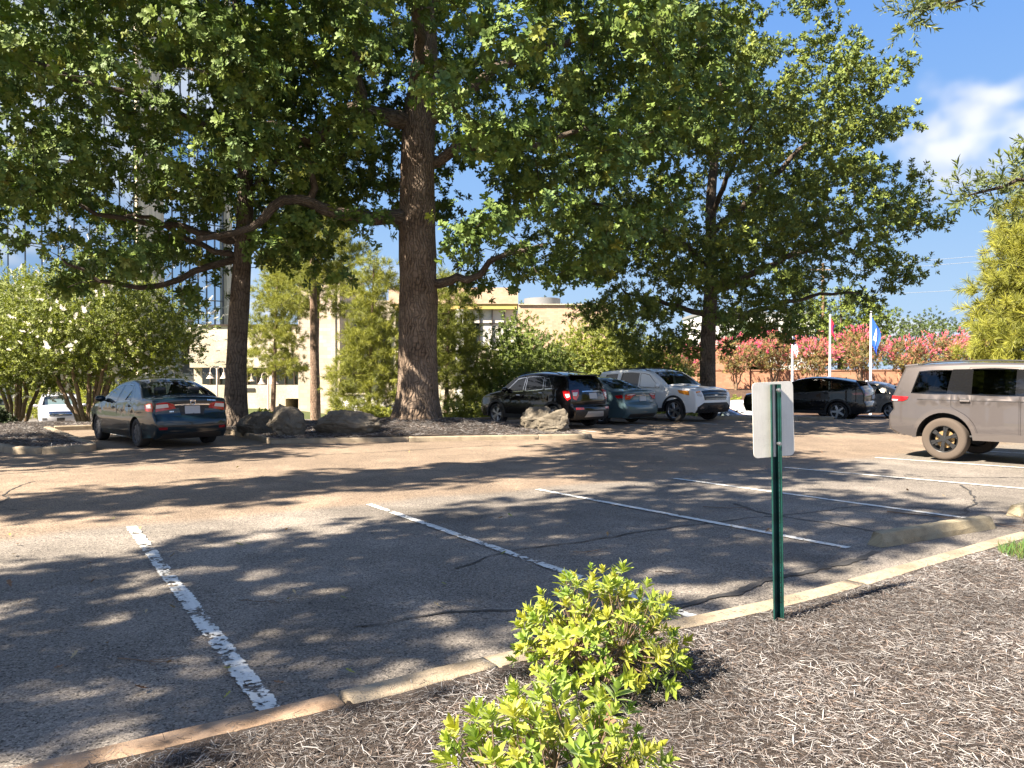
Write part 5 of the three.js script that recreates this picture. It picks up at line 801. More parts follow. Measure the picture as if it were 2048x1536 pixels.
// small black crossover
const crossover = {
  name: 'crossover', L: 4.28, W: 1.79, H: 1.66, r: 0.345, fw: 0.91, rw: 3.46, sill: 0.25, belt: [[0, 0.86], [1.0, 1.02], [2.4, 1.09], [3.6, 1.20], [4.3, 1.2]], tumble: 0.21, crease: 0.92, wheel: 'ten', mirror: 1.4, cladding: true, rails: [1.75, 3.6], trim: C.chrome, taperR: 0.13, tailBow: 0.13, handleMat: C.chrome,
  outline: [['front_bumper', [[0.12, 0.25], [0.03, 0.4], [0.0, 0.6], [0.04, 0.78], [0.14, 0.9]]], ['bonnet', [[0.14, 0.9], [0.5, 1.0], [0.9, 1.07], [1.1, 1.10]]], ['windshield', [[1.1, 1.10], [1.45, 1.37], [1.78, 1.55]], 'clear'], ['roof', [[1.78, 1.55], [2.1, 1.62], [2.6, 1.655], [3.3, 1.63], [3.72, 1.585], [3.86, 1.56]]], ['rear_window', [[3.86, 1.56], [3.98, 1.38], [4.08, 1.17]], 'tint'], ['tailgate', [[4.08, 1.17], [4.15, 1.0], [4.18, 0.82], [4.17, 0.70]]], ['rear_bumper', [[4.17, 0.70], [4.25, 0.66], [4.28, 0.52], [4.23, 0.36], [4.12, 0.26]]]],
  doors: [{ x0: 1.2, x1: 2.22, win: { b0: 1.38, b1: 2.16, t0: 1.85, t1: 2.2 } }, { x0: 2.24, x1: 3.2, x1b: 2.92, tint: true, win: { b0: 2.28, b1: 3.04, t0: 2.28, t1: 2.98 } }], quarter: [{ b0: 3.14, b1: 3.42, t0: 3.08, t1: 3.22, tint: true, m: 0.16 }],
  sidePatches: [['tail_light', [[3.84, 1.12], [4.08, 1.13], [4.13, 0.9], [4.02, 0.84], [3.9, 0.95]], C.red, 0.01], ['tail_light_lens', [[3.93, 1.03], [4.08, 1.04], [4.1, 0.95], [4.0, 0.92]], C.clear, 0.016]],
  extras: ({ both, endPatch, g, wx, topY }) => {
    both('tail_light', true, [[0.52, 1.13], [0.75, 1.14], [0.78, 0.9], [0.66, 0.84], [0.56, 0.98]], C.red, 0.012); both('tail_light_lens', true, [[0.58, 1.06], [0.74, 1.07], [0.76, 0.98], [0.64, 0.96]], C.clear, 0.018);
    endPatch('license_plate', true, rect(-0.165, 0.165, 0.86, 1.01), C.plate, 0.012); endPatch('chrome_strip', true, rect(-0.42, 0.42, 1.045, 1.075), C.chrome, 0.014);
    both('reflector', true, rect(0.48, 0.74, 0.575, 0.635), C.red, 0.01); endPatch('bumper_lower', true, [[-0.76, 0.28], [0.76, 0.28], [0.78, 0.56], [-0.78, 0.56]], C.black, 0.008); endPatch('skid_plate', true, [[-0.42, 0.36], [0.42, 0.36], [0.34, 0.52], [-0.34, 0.52]], C.silver, 0.016);
    const sp = mk('spoiler', new RoundedBoxGeometry(0.24, 0.04, 1.2, 3, 0.018), g.children[0].material, g); sp.position.set(wx(3.94), 1.60, 0); sp.rotation.z = 0.12;
    const fin = new THREE.ConeGeometry(0.035, 0.07, 8); fin.scale(1.6, 1, 0.6); fin.translate(wx(3.3), 1.70, 0); mk('antenna', fin, C.gloss, g); both('rear_emblem', true, rect(0.0, 0.045, 1.09, 1.125), C.chrome, 0.012);
    const wip = new THREE.CylinderGeometry(0.008, 0.008, 0.5, 6); wip.rotateX(Math.PI / 2 - 0.15); wip.translate(wx(4.2), 1.2, 0.18); mk('rear_wiper', wip, C.black, g);
  },
};
{
  const [x, Z] = fromRearLeft(crossover, 1.31, 23.2, ...h2);
  car(crossover, 'black crossover with chrome trim parked against the mulch bed boulders', 'car', x, 0.006, Z, ...h2, { body: paint(0.003, 0.0025, 0.003, 0.25), wheelMat: C.alloy });
}
// white SUV facing out of its stall
const whiteSuv = {
  name: 'suv', L: 5.0, W: 2.0, H: 1.79, r: 0.39, fw: 0.93, rw: 3.79, sill: 0.32, belt: [[0, 1.0], [1.2, 1.13], [3.0, 1.17], [4.4, 1.22], [5, 1.22]], tumble: 0.15, crease: 1.0, wheel: 'ten', mirror: 1.55, cladding: true, rails: [2.2, 4.4], taperF: 0.09, noseBow: 0.10, trim: C.gloss, third: true,
  outline: [['front_bumper', [[0.12, 0.32], [0.02, 0.46], [0.0, 0.62], [0.02, 0.9], [0.09, 1.06]]], ['bonnet', [[0.09, 1.06], [0.3, 1.13], [0.8, 1.18], [1.28, 1.21]]], ['windshield', [[1.28, 1.21], [1.7, 1.5], [2.08, 1.70]], 'clear'], ['roof', [[2.08, 1.70], [2.4, 1.755], [3.0, 1.785], [3.9, 1.76], [4.5, 1.71], [4.64, 1.69]]], ['rear_window', [[4.64, 1.69], [4.78, 1.47], [4.88, 1.25]], 'tint'], ['tailgate', [[4.88, 1.25], [4.93, 1.0], [4.93, 0.76]]], ['rear_bumper', [[4.93, 0.76], [4.99, 0.7], [5.0, 0.55], [4.95, 0.42], [4.86, 0.34]]]],
  doors: [{ x0: 1.36, x1: 2.55, win: { b0: 1.58, b1: 2.5, t0: 2.12, t1: 2.53 } }, { x0: 2.57, x1: 3.62, x1b: 3.3, tint: true, win: { b0: 2.62, b1: 3.54, t0: 2.62, t1: 3.46 } }], quarter: [{ b0: 3.72, b1: 4.42, t0: 3.7, t1: 4.28, tint: true, m: 0.14 }],
  sidePatches: [['headlight', [[0.30, 1.06], [0.75, 1.085], [0.68, 0.98], [0.28, 0.91]], C.amber, 0.01]],
  extras: ({ both, endPatch, g, wx }) => {
    endPatch('grille', false, [[-0.56, 0.74], [0.56, 0.74], [0.64, 1.04], [-0.64, 1.04]], C.gloss, 0.012); for (let i = 0; i < 3; i++) endPatch('grille_bar', false, rect(-0.58 - i * 0.02, 0.58 + i * 0.02, 0.80 + i * 0.085, 0.825 + i * 0.085), C.black, 0.024);
    both('headlight', false, [[0.66, 0.86], [0.86, 0.9], [0.86, 1.04], [0.68, 1.03]], C.clear, 0.014); both('turn_light', false, [[0.70, 0.99], [0.86, 0.98], [0.86, 1.04], [0.69, 1.035]], C.amber, 0.02);
    endPatch('bumper_lower', false, [[-0.84, 0.33], [0.84, 0.33], [0.84, 0.52], [0.6, 0.66], [-0.6, 0.66], [-0.84, 0.52]], C.black, 0.012); endPatch('air_intake', false, rect(-0.42, 0.42, 0.44, 0.58), C.gloss, 0.02);
    const em = mk('emblem', new THREE.SphereGeometry(1, 20, 12), C.chrome, g); em.scale.set(0.015, 0.045, 0.11); em.position.set(wx(-0.085), 0.91, 0);
    both('fog_light', false, rect(0.6, 0.74, 0.46, 0.54), C.lampDark, 0.02); both('tail_light', true, rect(0.6, 0.88, 0.95, 1.2), C.red, 0.01);
    const t = mk('roof_rack_bar', new THREE.BoxGeometry(0.05, 0.03, 1.3), C.black, g); t.position.set(wx(3.0), 1.845, 0);
  },
};
{
  const a = [0.6, -0.8], t = whiteSuv.W / 2 - 0.145, wb = (whiteSuv.rw - whiteSuv.fw) / 2;   // from the front right wheel
  car(whiteSuv, 'white SUV with black grille and amber headlights facing out of its stall', 'car', 5.62 - a[1] * t - a[0] * wb, 0.006, 26.5 + a[0] * t - a[1] * wb, ...a, { body: paint(0.86, 0.86, 0.84, 0.35), wheelMat: C.alloy });
}
// black SUV beyond the far kerb
const blackSuv = {
  name: 'suv', L: 4.86, W: 1.95, H: 1.70, r: 0.375, fw: 0.97, rw: 3.83, sill: 0.28, belt: [[0, 0.95], [1.3, 1.08], [3.0, 1.14], [4.2, 1.27], [4.9, 1.25]], tumble: 0.23, crease: 0.72, wheel: 'five', mirror: 1.6, cladding: true, trim: C.gloss, blackFrames: true, rimShare: 0.7,
  outline: [['front_bumper', [[0.14, 0.28], [0.03, 0.45], [0.0, 0.65], [0.03, 0.85], [0.12, 0.98]]], ['bonnet', [[0.12, 0.98], [0.6, 1.07], [1.1, 1.12], [1.38, 1.14]]], ['windshield', [[1.38, 1.14], [1.8, 1.42], [2.2, 1.60]], 'clear'], ['roof', [[2.2, 1.60], [2.6, 1.675], [3.1, 1.695], [3.8, 1.64], [4.3, 1.56], [4.5, 1.52]]], ['rear_window', [[4.5, 1.52], [4.62, 1.37], [4.74, 1.2]], 'tint'], ['tailgate', [[4.74, 1.2], [4.8, 1.02], [4.79, 0.78]]], ['rear_bumper', [[4.79, 0.78], [4.85, 0.7], [4.86, 0.55], [4.8, 0.4], [4.7, 0.3]]]],
  doors: [{ x0: 1.46, x1: 2.6, win: { b0: 1.64, b1: 2.55, t0: 2.25, t1: 2.58 } }, { x0: 2.62, x1: 3.62, x1b: 3.32, tint: true, win: { b0: 2.66, b1: 3.55, t0: 2.66, t1: 3.5 } }], quarter: [{ b0: 3.66, b1: 4.02, t0: 3.62, t1: 3.86, tint: true, m: 0.16 }],
  sidePatches: [['tail_light', [[4.35, 1.10], [4.72, 1.13], [4.74, 1.04], [4.4, 1.03]], C.redDeep, 0.01]],
  extras: ({ both, endPatch, g, wx }) => {
    both('tail_light', true, [[0.5, 1.08], [0.82, 1.12], [0.83, 1.0], [0.55, 0.99]], C.redDeep, 0.012); endPatch('license_plate', true, rect(-0.165, 0.165, 0.84, 0.98), C.plate, 0.012); endPatch('bumper_lower', true, rect(-0.78, 0.78, 0.32, 0.52), C.black, 0.008); both('exhaust_trim', true, rect(0.48, 0.7, 0.38, 0.46), C.silver, 0.016);
    const sp = mk('spoiler', new RoundedBoxGeometry(0.34, 0.04, 1.36, 3, 0.018), g.children[0].material, g); sp.position.set(wx(4.6), 1.555, 0); sp.rotation.z = 0.14; endPatch('emblem', true, rect(-0.08, 0.08, 1.1, 1.14), C.chrome, 0.012);
    const fin = new THREE.ConeGeometry(0.035, 0.07, 8); fin.scale(1.6, 1, 0.6); fin.translate(wx(3.9), 1.69, 0); mk('antenna', fin, C.gloss, g);
  },
};
const h3 = [-0.79, 0.613];
{
  const [x, Z] = fromRearLeft(blackSuv, 12.75, 30.2, ...h3);
  car(blackSuv, 'glossy black SUV with sloping roof parked beyond the far kerb', 'car', x, -0.2, Z, ...h3, { body: paint(0.003, 0.003, 0.004, 0.25), wheelMat: C.alloy });
  const silver = { ...sedan, wheel: 'five', rimShare: 0.72 };
  const [x2, Z2] = fromRearLeft(silver, 15.75, 32.1, ...h3);
  car(silver, 'warm silver sedan partly hidden between the black SUV and the grey SUV', 'car', x2, -0.2, Z2, ...h3, { body: paint(0.36, 0.33, 0.29, 0.35, 0.5), wheelMat: C.alloy });
}
// brownish grey three-row SUV in the near stalls
const greySuv = {
  name: 'suv', L: 5.06, W: 1.98, H: 1.815, r: 0.395, fw: 0.93, rw: 4.02, sill: 0.40, belt: [[0, 1.06], [1.4, 1.19], [5.2, 1.245]], tumble: 0.145, crease: 1.12, wheel: 'split', rimShare: 0.62, tyreWidth: 0.265, tyreIn: 0.13, mirror: 1.65, cladding: true, cladMat: null, archGap: 0.045, rails: [2.3, 4.62], third: true, trim: C.gloss, discMat: C.disc, taperR: 0.10, tailBow: 0.08,
  outline: [['front_bumper', [[0.14, 0.40], [0.03, 0.5], [0, 0.65], [0.01, 0.95], [0.06, 1.08]]], ['bonnet', [[0.06, 1.08], [0.4, 1.17], [1, 1.22], [1.46, 1.24]]], ['windshield', [[1.46, 1.24], [1.85, 1.53], [2.2, 1.73]], 'clear'], ['roof', [[2.2, 1.73], [2.6, 1.785], [3.2, 1.81], [4, 1.803], [4.46, 1.78], [4.78, 1.745]]], ['rear_window', [[4.78, 1.745], [4.87, 1.52], [4.95, 1.28]], 'tint'], ['tailgate', [[4.95, 1.28], [5, 1.14], [4.99, 1.0], [4.97, 0.93]]], ['rear_bumper', [[4.97, 0.93], [5.05, 0.82], [5.06, 0.62], [5.01, 0.52], [4.76, 0.42]]]],
  doors: [{ x0: 1.55, x1: 2.78, yb: 0.52, win: { b0: 1.72, b1: 2.72, t0: 2.26, t1: 2.72 } }, { x0: 2.80, x1: 3.90, x1b: 3.5, yb: 0.52, tint: true, win: { b0: 2.86, b1: 3.56, t0: 2.86, t1: 3.56 } }], quarter: [{ b0: 3.97, b1: 4.60, t0: 3.91, t1: 4.48, tint: true, m: 0.13 }], pillarBlack: [[3.57, 3.96, 3.57, 3.90], [2.73, 2.85, 2.73, 2.85]],
  sidePatches: [['tail_light', [[4.66, 1.175], [4.98, 1.185], [4.99, 1.09], [4.78, 1.085], [4.69, 1.12]], C.red, 0.012], ['tail_light_lens', [[4.86, 1.115], [4.98, 1.12], [4.98, 1.095], [4.88, 1.09]], C.clear, 0.018], ['bumper_lower', [[4.52, 0.425], [4.78, 0.44], [4.98, 0.54], [4.99, 0.62], [4.5, 0.58]], 'body', 0.014], ['crease_line', [[4.5, 1.128], [2, 1.112], [2, 1.118], [4.5, 1.134]], C.black, 0.004]],
  extras: ({ both, endPatch, g, wx }) => {
    both('tail_light', true, [[0.45, 1.175], [0.86, 1.185], [0.86, 1.09], [0.5, 1.1]], C.red, 0.012); endPatch('license_plate', true, rect(-0.165, 0.165, 0.95, 1.08), C.plate, 0.012); endPatch('bumper_lower', true, rect(-0.8, 0.8, 0.48, 0.6), C.black, 0.008);
    const sp = mk('spoiler', new RoundedBoxGeometry(0.26, 0.05, 1.44, 3, 0.02), g.children[0].material, g); sp.position.set(wx(4.70), 1.775, 0); sp.rotation.z = 0.1; both('headlight', false, rect(0.5, 0.84, 0.92, 1.02), C.clear, 0.012); endPatch('grille', false, rect(-0.5, 0.5, 0.82, 1.04), C.gloss, 0.012);
  },
};
{
  const a = [0.665, -0.747], t = greySuv.W / 2 - greySuv.tyreIn, wb = (greySuv.rw - greySuv.fw) / 2, body = paint(0.125, 0.11, 0.107, 0.35, 0.5); greySuv.cladMat = paint(0.085, 0.073, 0.069, 0.5); // from the rear right wheel
  car(greySuv, 'brownish grey three-row SUV with dusty tyres and dark split-spoke wheels', 'car', 8.14 - a[1] * t + a[0] * wb, 0.01, 14.5 + a[0] * t + a[1] * wb, ...a, { body, wheelMat: C.darkAlloy, tyreMat: C.dusty });
}
// cars in the lower lot
const smallSuv = {
  ...crossover, name: 'suv', L: 4.52, W: 1.86, rw: 3.62, fw: 0.93, H: 1.66, rails: null, cladding: false, trim: C.gloss, sidePatches: [['headlight', [[0.2, 0.92], [0.62, 1.0], [0.55, 0.9], [0.2, 0.82]], C.clear, 0.01]],
  outline: crossover.outline.map(([n, p, gl]) => [n, p.map(([a, b]) => [a * 4.52 / 4.28, b]), gl]), belt: crossover.belt, third: false,
  extras: ({ both, endPatch, g, wx }) => {
    endPatch('grille', false, [[-0.42, 0.68], [0.42, 0.68], [0.5, 0.86], [-0.5, 0.86]], C.gloss, 0.012); for (let i = 0; i < 3; i++) endPatch('grille_bar', false, rect(-0.46, 0.46, 0.70 + i * 0.06, 0.725 + i * 0.06), C.chrome, 0.022);
    both('headlight', false, [[0.5, 0.78], [0.80, 0.82], [0.80, 0.93], [0.54, 0.88]], C.clear, 0.014); endPatch('license_plate', false, rect(-0.16, 0.16, 0.47, 0.6), C.gloss, 0.03); endPatch('air_intake', false, [[-0.5, 0.33], [0.5, 0.33], [0.42, 0.45], [-0.42, 0.45]], C.black, 0.014); both('fog_light', false, rect(0.56, 0.74, 0.5, 0.6), C.lampDark, 0.014);
    const em = mk('emblem', new THREE.SphereGeometry(1, 18, 10), C.chrome, g); em.scale.set(0.015, 0.035, 0.085); em.position.set(wx(-0.16), 0.78, 0);
    const sh = mk('sun_shade', new THREE.PlaneGeometry(0.62, 1.25), C.shade, g); sh.rotation.set(Math.PI / 2, 0, 0); sh.rotation.order = 'YXZ'; sh.rotation.set(-Math.PI / 2, 0, 0); sh.geometry.rotateZ(0); sh.geometry.rotateY(0.62); sh.position.set(wx(1.62), 1.26, 0);
  },
};
{
  const ux = (119 - 1024) / 1547, Z = 38;
  car(smallSuv, 'silver-white small SUV with a sunshade behind its windshield facing the car park', 'car', ux * Z, groundY(ux * Z, Z) + 0.03, Z, 0.52, -0.854, { body: paint(0.62, 0.61, 0.62, 0.35, 0.3), wheelMat: C.alloy });
  const blue = { ...sedan, wheel: 'five' }; 
  car(blue, 'blue-grey sedan roof showing low between long boulder and big oak trunk', 'car', -6.75, groundY(-6.75, 37) + 0.03, 37, -0.93, 0.37, { body: paint(0.16, 0.19, 0.24, 0.35, 0.4) });
  car({ ...sedan, wheel: 'five', trim: C.chrome }, 'pale blue-silver sedan roof just above the far kerb', 'car', 9.7, groundY(9.7, 38.6) + 0.03, 38.6, -0.94, 0.34, { body: paint(0.30, 0.36, 0.46, 0.35, 0.4) });
  car({ ...smallSuv, extras: null }, 'white small SUV in the lower lot behind the blue-silver sedan', 'car', 12.3, groundY(12.3, 43.2) + 0.03, 43.2, -0.9, 0.43, { body: paint(0.5, 0.5, 0.5, 0.35) });
}

// ------------------------------------------------------------------ boulders
function boulder(label, x, y, Z, sx, sy, sz, seed, turn = 0, cuts = 5) {
  const g = new THREE.IcosahedronGeometry(1, 22), p = g.attributes.position, R = rng(seed), planes = Array.from({ length: cuts }, () => [rdir(R), 0.62 + 0.24 * R()]), v = V3(0, 0, 0);
  for (let i = 0; i < p.count; i++) {
    v.fromBufferAttribute(p, i); for (const [n, d] of planes) { const k = v.dot(n) - d; if (k > 0) v.addScaledVector(n, -k * 0.97); }
    const a = fbm(v.x * 1.6 + seed, v.y * 1.6, v.z * 1.6, 4) - 0.5, b = fbm(v.x * 5 + seed, v.y * 8, v.z * 5, 4) - 0.5, c2 = Math.abs(vnoise(v.x * 2.6 + seed, v.y * 4.2, v.z * 2.6) - 0.5); v.multiplyScalar(1 + a * 0.55 + b * 0.16 - 0.12 * sstep(0.06, 0, c2)); p.setXYZ(i, v.x * sx, v.y * sy, v.z * sz);
  }
  g.computeVertexNormals(); const uv = g.attributes.uv; for (let i = 0; i < p.count; i++) uv.setXY(i, p.getX(i) + p.getZ(i) * 0.7, p.getY(i) + p.getZ(i) * 0.4);
  // weld the facets of the icosahedron by averaging normals of equal positions
  const map = new Map(), nn = g.attributes.normal; for (let i = 0; i < p.count; i++) { const k = `${p.getX(i).toFixed(4)},${p.getY(i).toFixed(4)},${p.getZ(i).toFixed(4)}`; if (!map.has(k)) map.set(k, []); map.get(k).push(i); }
  for (const l of map.values()) { const a = V3(0, 0, 0); for (const i of l) a.add(v.fromBufferAttribute(nn, i)); a.normalize(); for (const i of l) nn.setXYZ(i, a.x, a.y, a.z); }
  const m = mk('boulder', g, M.rock); m.position.copy(P(x, y, Z)); m.rotation.y = turn; return tag(m, label, 'boulder', 'boulders in the oak bed');
}
boulder('low dark boulder beside the slender oak trunk', -6.55, bedY(-6.55, 19.9) + 0.2, 19.9, 0.52, 0.36, 0.42, 3, 0.4);
boulder('upright boulder with pale flat face next to the low dark boulder', -5.55, bedY(-5.55, 19.1) + 0.26, 19.1, 0.46, 0.50, 0.36, 8, 0.2, 7);
boulder('long low boulder lying left of the big oak foot', -4.15, bedY(-4.15, 19.3) + 0.2, 19.3, 0.86, 0.38, 0.42, 12, -0.15);
boulder('rounded boulder touching the black crossover side', 0.72, bedY(0.72, 21.3) + 0.22, 21.3, 0.52, 0.40, 0.36, 15, 0.5);
boulder('grey angular boulder at the kerb tip beside the crossover', 1.15, bedY(1.15, 20.3) + 0.2, 20.3, 0.50, 0.40, 0.34, 21, 0.1, 7);

// ------------------------------------------------------------------ lamps with bell shades, flagpoles, utility pole
function bellLamp(label, x, Z, top, mat, bells = 2, k = 1) {
  const y0 = groundY(x, Z) - 0.02, g = thing('lamp_post', label, 'lamp post', P(x, y0, Z), 'bell-shaped post lamps'), h = top - y0;
  const post = new THREE.CylinderGeometry(0.05 * k, 0.075 * k, h - 0.1, 10); post.translate(0, (h - 0.1) / 2, 0); mk('post', post, mat, g);
  for (let i = 0; i < bells; i++) {
    const s = i ? 1 : -1, arm = new THREE.CatmullRomCurve3([V3(0, h - 0.55, 0), V3(0.06 * s, h - 0.1, 0), V3(0.24 * s, h, 0), V3(0.4 * s, h - 0.12, 0), V3(0.42 * s, h - 0.36, 0)].map((v) => v));
    mk('arm', tube(arm.getPoints(14), new Array(15).fill(0.028 * k), 6), mat, g);
    const bell = new THREE.LatheGeometry([[0.045, 0.36], [0.075, 0.33], [0.095, 0.22], [0.15, 0.1], [0.24, 0.0], [0.25, -0.015], [0.235, -0.01], [0.14, 0.09], [0.08, 0.21], [0.03, 0.31]].map(([a, b]) => new THREE.Vector2(a, b)), 20); bell.translate(0.42 * s, h - 0.72, 0); mk('bell_shade', bell, mat, g);
  }
}
const paleMetal = std(rgb(0.66, 0.55, 0.45), 0.5), darkMetal = std(rgb(0.03, 0.028, 0.026), 0.5);
bellLamp('pale twin bell lamp between the teal sedan roof and slender oak', -18.3, 48, 2.12, paleMetal, 2, 1);
bellLamp('pale twin bell lamp just right of the slender oak trunk', -20.7, 60.2, 1.85, paleMetal, 2, 1);
bellLamp('pale twin bell lamp half covered by pine tufts', -15.6, 49.5, 1.75, paleMetal, 2, 1);
bellLamp('black twin bell lamp before the white garden wall', -8.95, 48.6, 1.72, darkMetal, 2, 1);
bellLamp('pale twin bell lamp in front of the white garden wall end', -8.0, 49.0, 1.25, paleMetal, 2, 0.9);
bellLamp('pinkish bell lamp above the silver-white SUV', -27.2, 45.5, 1.95, paleMetal, 2, 1.3);

function flag(w, h, seed) { const g = new THREE.PlaneGeometry(w, h, 14, 20), p = g.attributes.position; for (let i = 0; i < p.count; i++) { const x = p.getX(i) / w + 0.5, y = p.getY(i) / h + 0.5, sag = (1 - y) * 0.2; p.setXYZ(i, (x * w) * (0.17 + 0.05 * Math.sin(y * 5 + seed)), p.getY(i) - x * h * 0.5, Math.sin(x * 15 + y * 3 + seed) * 0.085 * x + sag * x * 0.25); } g.computeVertexNormals(); return g; }
function flagMap(draw) { const c = document.createElement('canvas'); c.width = 256; c.height = 160; const x = c.getContext('2d'); draw(x); const t = new THREE.CanvasTexture(c); t.colorSpace = THREE.SRGBColorSpace; return std(rgb(1, 1, 1), 0.8, { map: t, side: THREE.DoubleSide }); }
const poleWhite = std(rgb(0.78, 0.78, 0.79), 0.35);
function flagpole(label, x, Z, top, draw, s) {
  const y0 = groundY(x, Z) - 0.02, g = thing('flagpole', label, 'flagpole', P(x, y0, Z)), h = top - y0, pole = new THREE.CylinderGeometry(0.055, 0.095, h, 14); pole.translate(0, h / 2, 0); mk('pole', pole, poleWhite, g);
  mk('finial', new THREE.SphereGeometry(0.075, 14, 10), poleWhite, g).position.y = h + 0.05; const f = mk('flag', flag(1.7 * s, 1.15 * s, x), flagMap(draw), g); f.position.set(0.03, h - 0.75 * s, 0.05); f.rotation.y = -0.5;
}
const stripes = (c) => { for (let i = 0; i < 13; i++) { c.fillStyle = i % 2 ? '#f4f0ee' : '#c01f3a'; c.fillRect(0, i * 160 / 13, 256, 160 / 13 + 1); } c.fillStyle = '#25306e'; c.fillRect(0, 0, 104, 86); c.fillStyle = '#fff'; for (let j = 0; j < 5; j++) for (let i = 0; i < 6; i++) c.fillRect(8 + i * 16, 8 + j * 16, 4, 4); };
flagpole('white flagpole with limp striped flag left of the wooden pole', 17.9, 49.4, 4.35, stripes, 0.9);
flagpole('white flagpole with limp red flag right of the wooden pole', 20.3, 49.4, 5.35, (c) => { c.fillStyle = '#c8233f'; c.fillRect(0, 0, 256, 160); c.fillStyle = '#27408f'; c.fillRect(226, 0, 30, 160); c.fillStyle = '#fff'; c.fillRect(220, 0, 6, 160); c.fillStyle = '#27408f'; c.beginPath(); c.arc(128, 80, 44, 0, 7); c.fill(); }, 0.8);
flagpole('white flagpole with hanging blue flag above the black SUV', 22.9, 49.4, 5.55, (c) => { c.fillStyle = '#2456b8'; c.fillRect(0, 0, 256, 160); c.strokeStyle = '#fff'; c.lineWidth = 14; c.beginPath(); c.moveTo(70, 120); c.lineTo(128, 40); c.lineTo(186, 120); c.moveTo(90, 95); c.lineTo(166, 95); c.stroke(); }, 1.45);
{
  const x = 28.7, Z = 71.5, y0 = groundY(x, Z) - 0.03, g = thing('utility_pole', 'weathered wooden utility pole behind the flagpoles', 'pole', P(x, y0, Z)), p = new THREE.CylinderGeometry(0.12, 0.19, 11.5, 12); p.translate(0, 5.75, 0); mk('pole', p, std(rgb(0.36, 0.27, 0.18), 0.9, { map: barkMap }), g);
  const a = mk('crossarm', new THREE.BoxGeometry(2.2, 0.12, 0.1), std(rgb(0.3, 0.23, 0.16), 0.9), g); a.position.y = 10.9;
  const wireMat = std(rgb(0.30, 0.33, 0.36), 0.6);
  for (const [k, dy] of [0, 0.45, -2.2].entries()) { const A = P(x, y0 + 10.6 + dy, Z), Bq = P(75, 15.2 + dy * 1.4, 64), pts = Array.from({ length: 21 }, (_, i) => { const t = i / 20, q = A.clone().lerp(Bq, t); q.y -= 4 * 0.55 * t * (1 - t); return q; }); tag(mk('power_line', tube(pts, pts.map(() => 0.018), 5), wireMat), ['upper thin power line crossing the sky from the wooden pole', 'topmost thin power line crossing the sky from the wooden pole', 'lowest thin power line crossing the sky from the wooden pole'][k], 'cable'); }
}

// ------------------------------------------------------------------ sign on a green channel post, seen from behind
{
  const x = 1.63, Z = 4.72, y0 = nearY(x, Z), g = thing('parking_sign', 'blank back of a pale sign on a green steel channel post', 'sign', P(x, y0, Z));
  g.rotation.set(0, 0.36, 0); g.rotateZ(0.022);
  const post = new THREE.Shape(); [[-0.036, 0.012], [-0.036, 0.0], [-0.018, 0.0], [-0.013, -0.024], [0.013, -0.024], [0.018, 0.0], [0.036, 0.0], [0.036, 0.012], [0.032, 0.012], [0.032, 0.004], [0.021, 0.004], [0.016, -0.020], [-0.016, -0.020], [-0.021, 0.004], [-0.032, 0.004], [-0.032, 0.012]].forEach(([a, b], i) => i ? post.lineTo(a, b) : post.moveTo(a, b));
  const pg = new THREE.ExtrudeGeometry(post, { depth: 1.75, bevelEnabled: false }); pg.rotateX(-Math.PI / 2); pg.translate(0, -0.3, 0); pg.rotateY(Math.PI);
  const green = phys(rgb(0.005, 0.058, 0.05), 0.55, { map: rep(concreteMap, 4, 4), bumpMap: rep(concreteBump, 3, 3), bumpScale: 0.0006 }); mk('post', pg, green, g);
  const pl = new THREE.Shape(), w = 0.1525, h = 0.2285, r = 0.035; pl.moveTo(-w + r, -h); pl.lineTo(w - r, -h); pl.quadraticCurveTo(w, -h, w, -h + r); pl.lineTo(w, h - r); pl.quadraticCurveTo(w, h, w - r, h); pl.lineTo(-w + r, h); pl.quadraticCurveTo(-w, h, -w, h - r); pl.lineTo(-w, -h + r); pl.quadraticCurveTo(-w, -h, -w + r, -h);
  const plate = new THREE.ExtrudeGeometry(pl, { depth: 0.002, bevelEnabled: true, bevelSize: 0.0008, bevelThickness: 0.0008, bevelSegments: 1, curveSegments: 6 });
  const alu = std(rgb(0.90, 0.87, 0.81), 0.5, { metalness: 0.35, map: rep(scuffMap, 2.2, 2.2), bumpMap: rep(concreteBump, 2, 2), bumpScale: 0.0008 }), pm = mk('plate', plate, alu, g); pm.position.set(0, 1.235, -0.019); pm.rotation.z = 0.012;
  for (const yy of [1.415, 1.09]) { const b = mk('bolt', new THREE.CylinderGeometry(0.0085, 0.0085, 0.03, 6), C.alloy, g); b.rotation.x = Math.PI / 2; b.position.set(0.002, yy, 0.03); mk('nut', new THREE.CylinderGeometry(0.013, 0.013, 0.008, 6), C.alloy, b).position.y = 0.004; }
  for (let i = 0; i < 40; i++) { const hh = mk('punched_hole', new THREE.CircleGeometry(0.0045, 10), C.black, g); hh.position.set(0, 0.12 + i * 0.0254 * 1.2, 0.0245); if (hh.position.y > 0.98) { g.remove(hh); } }
}
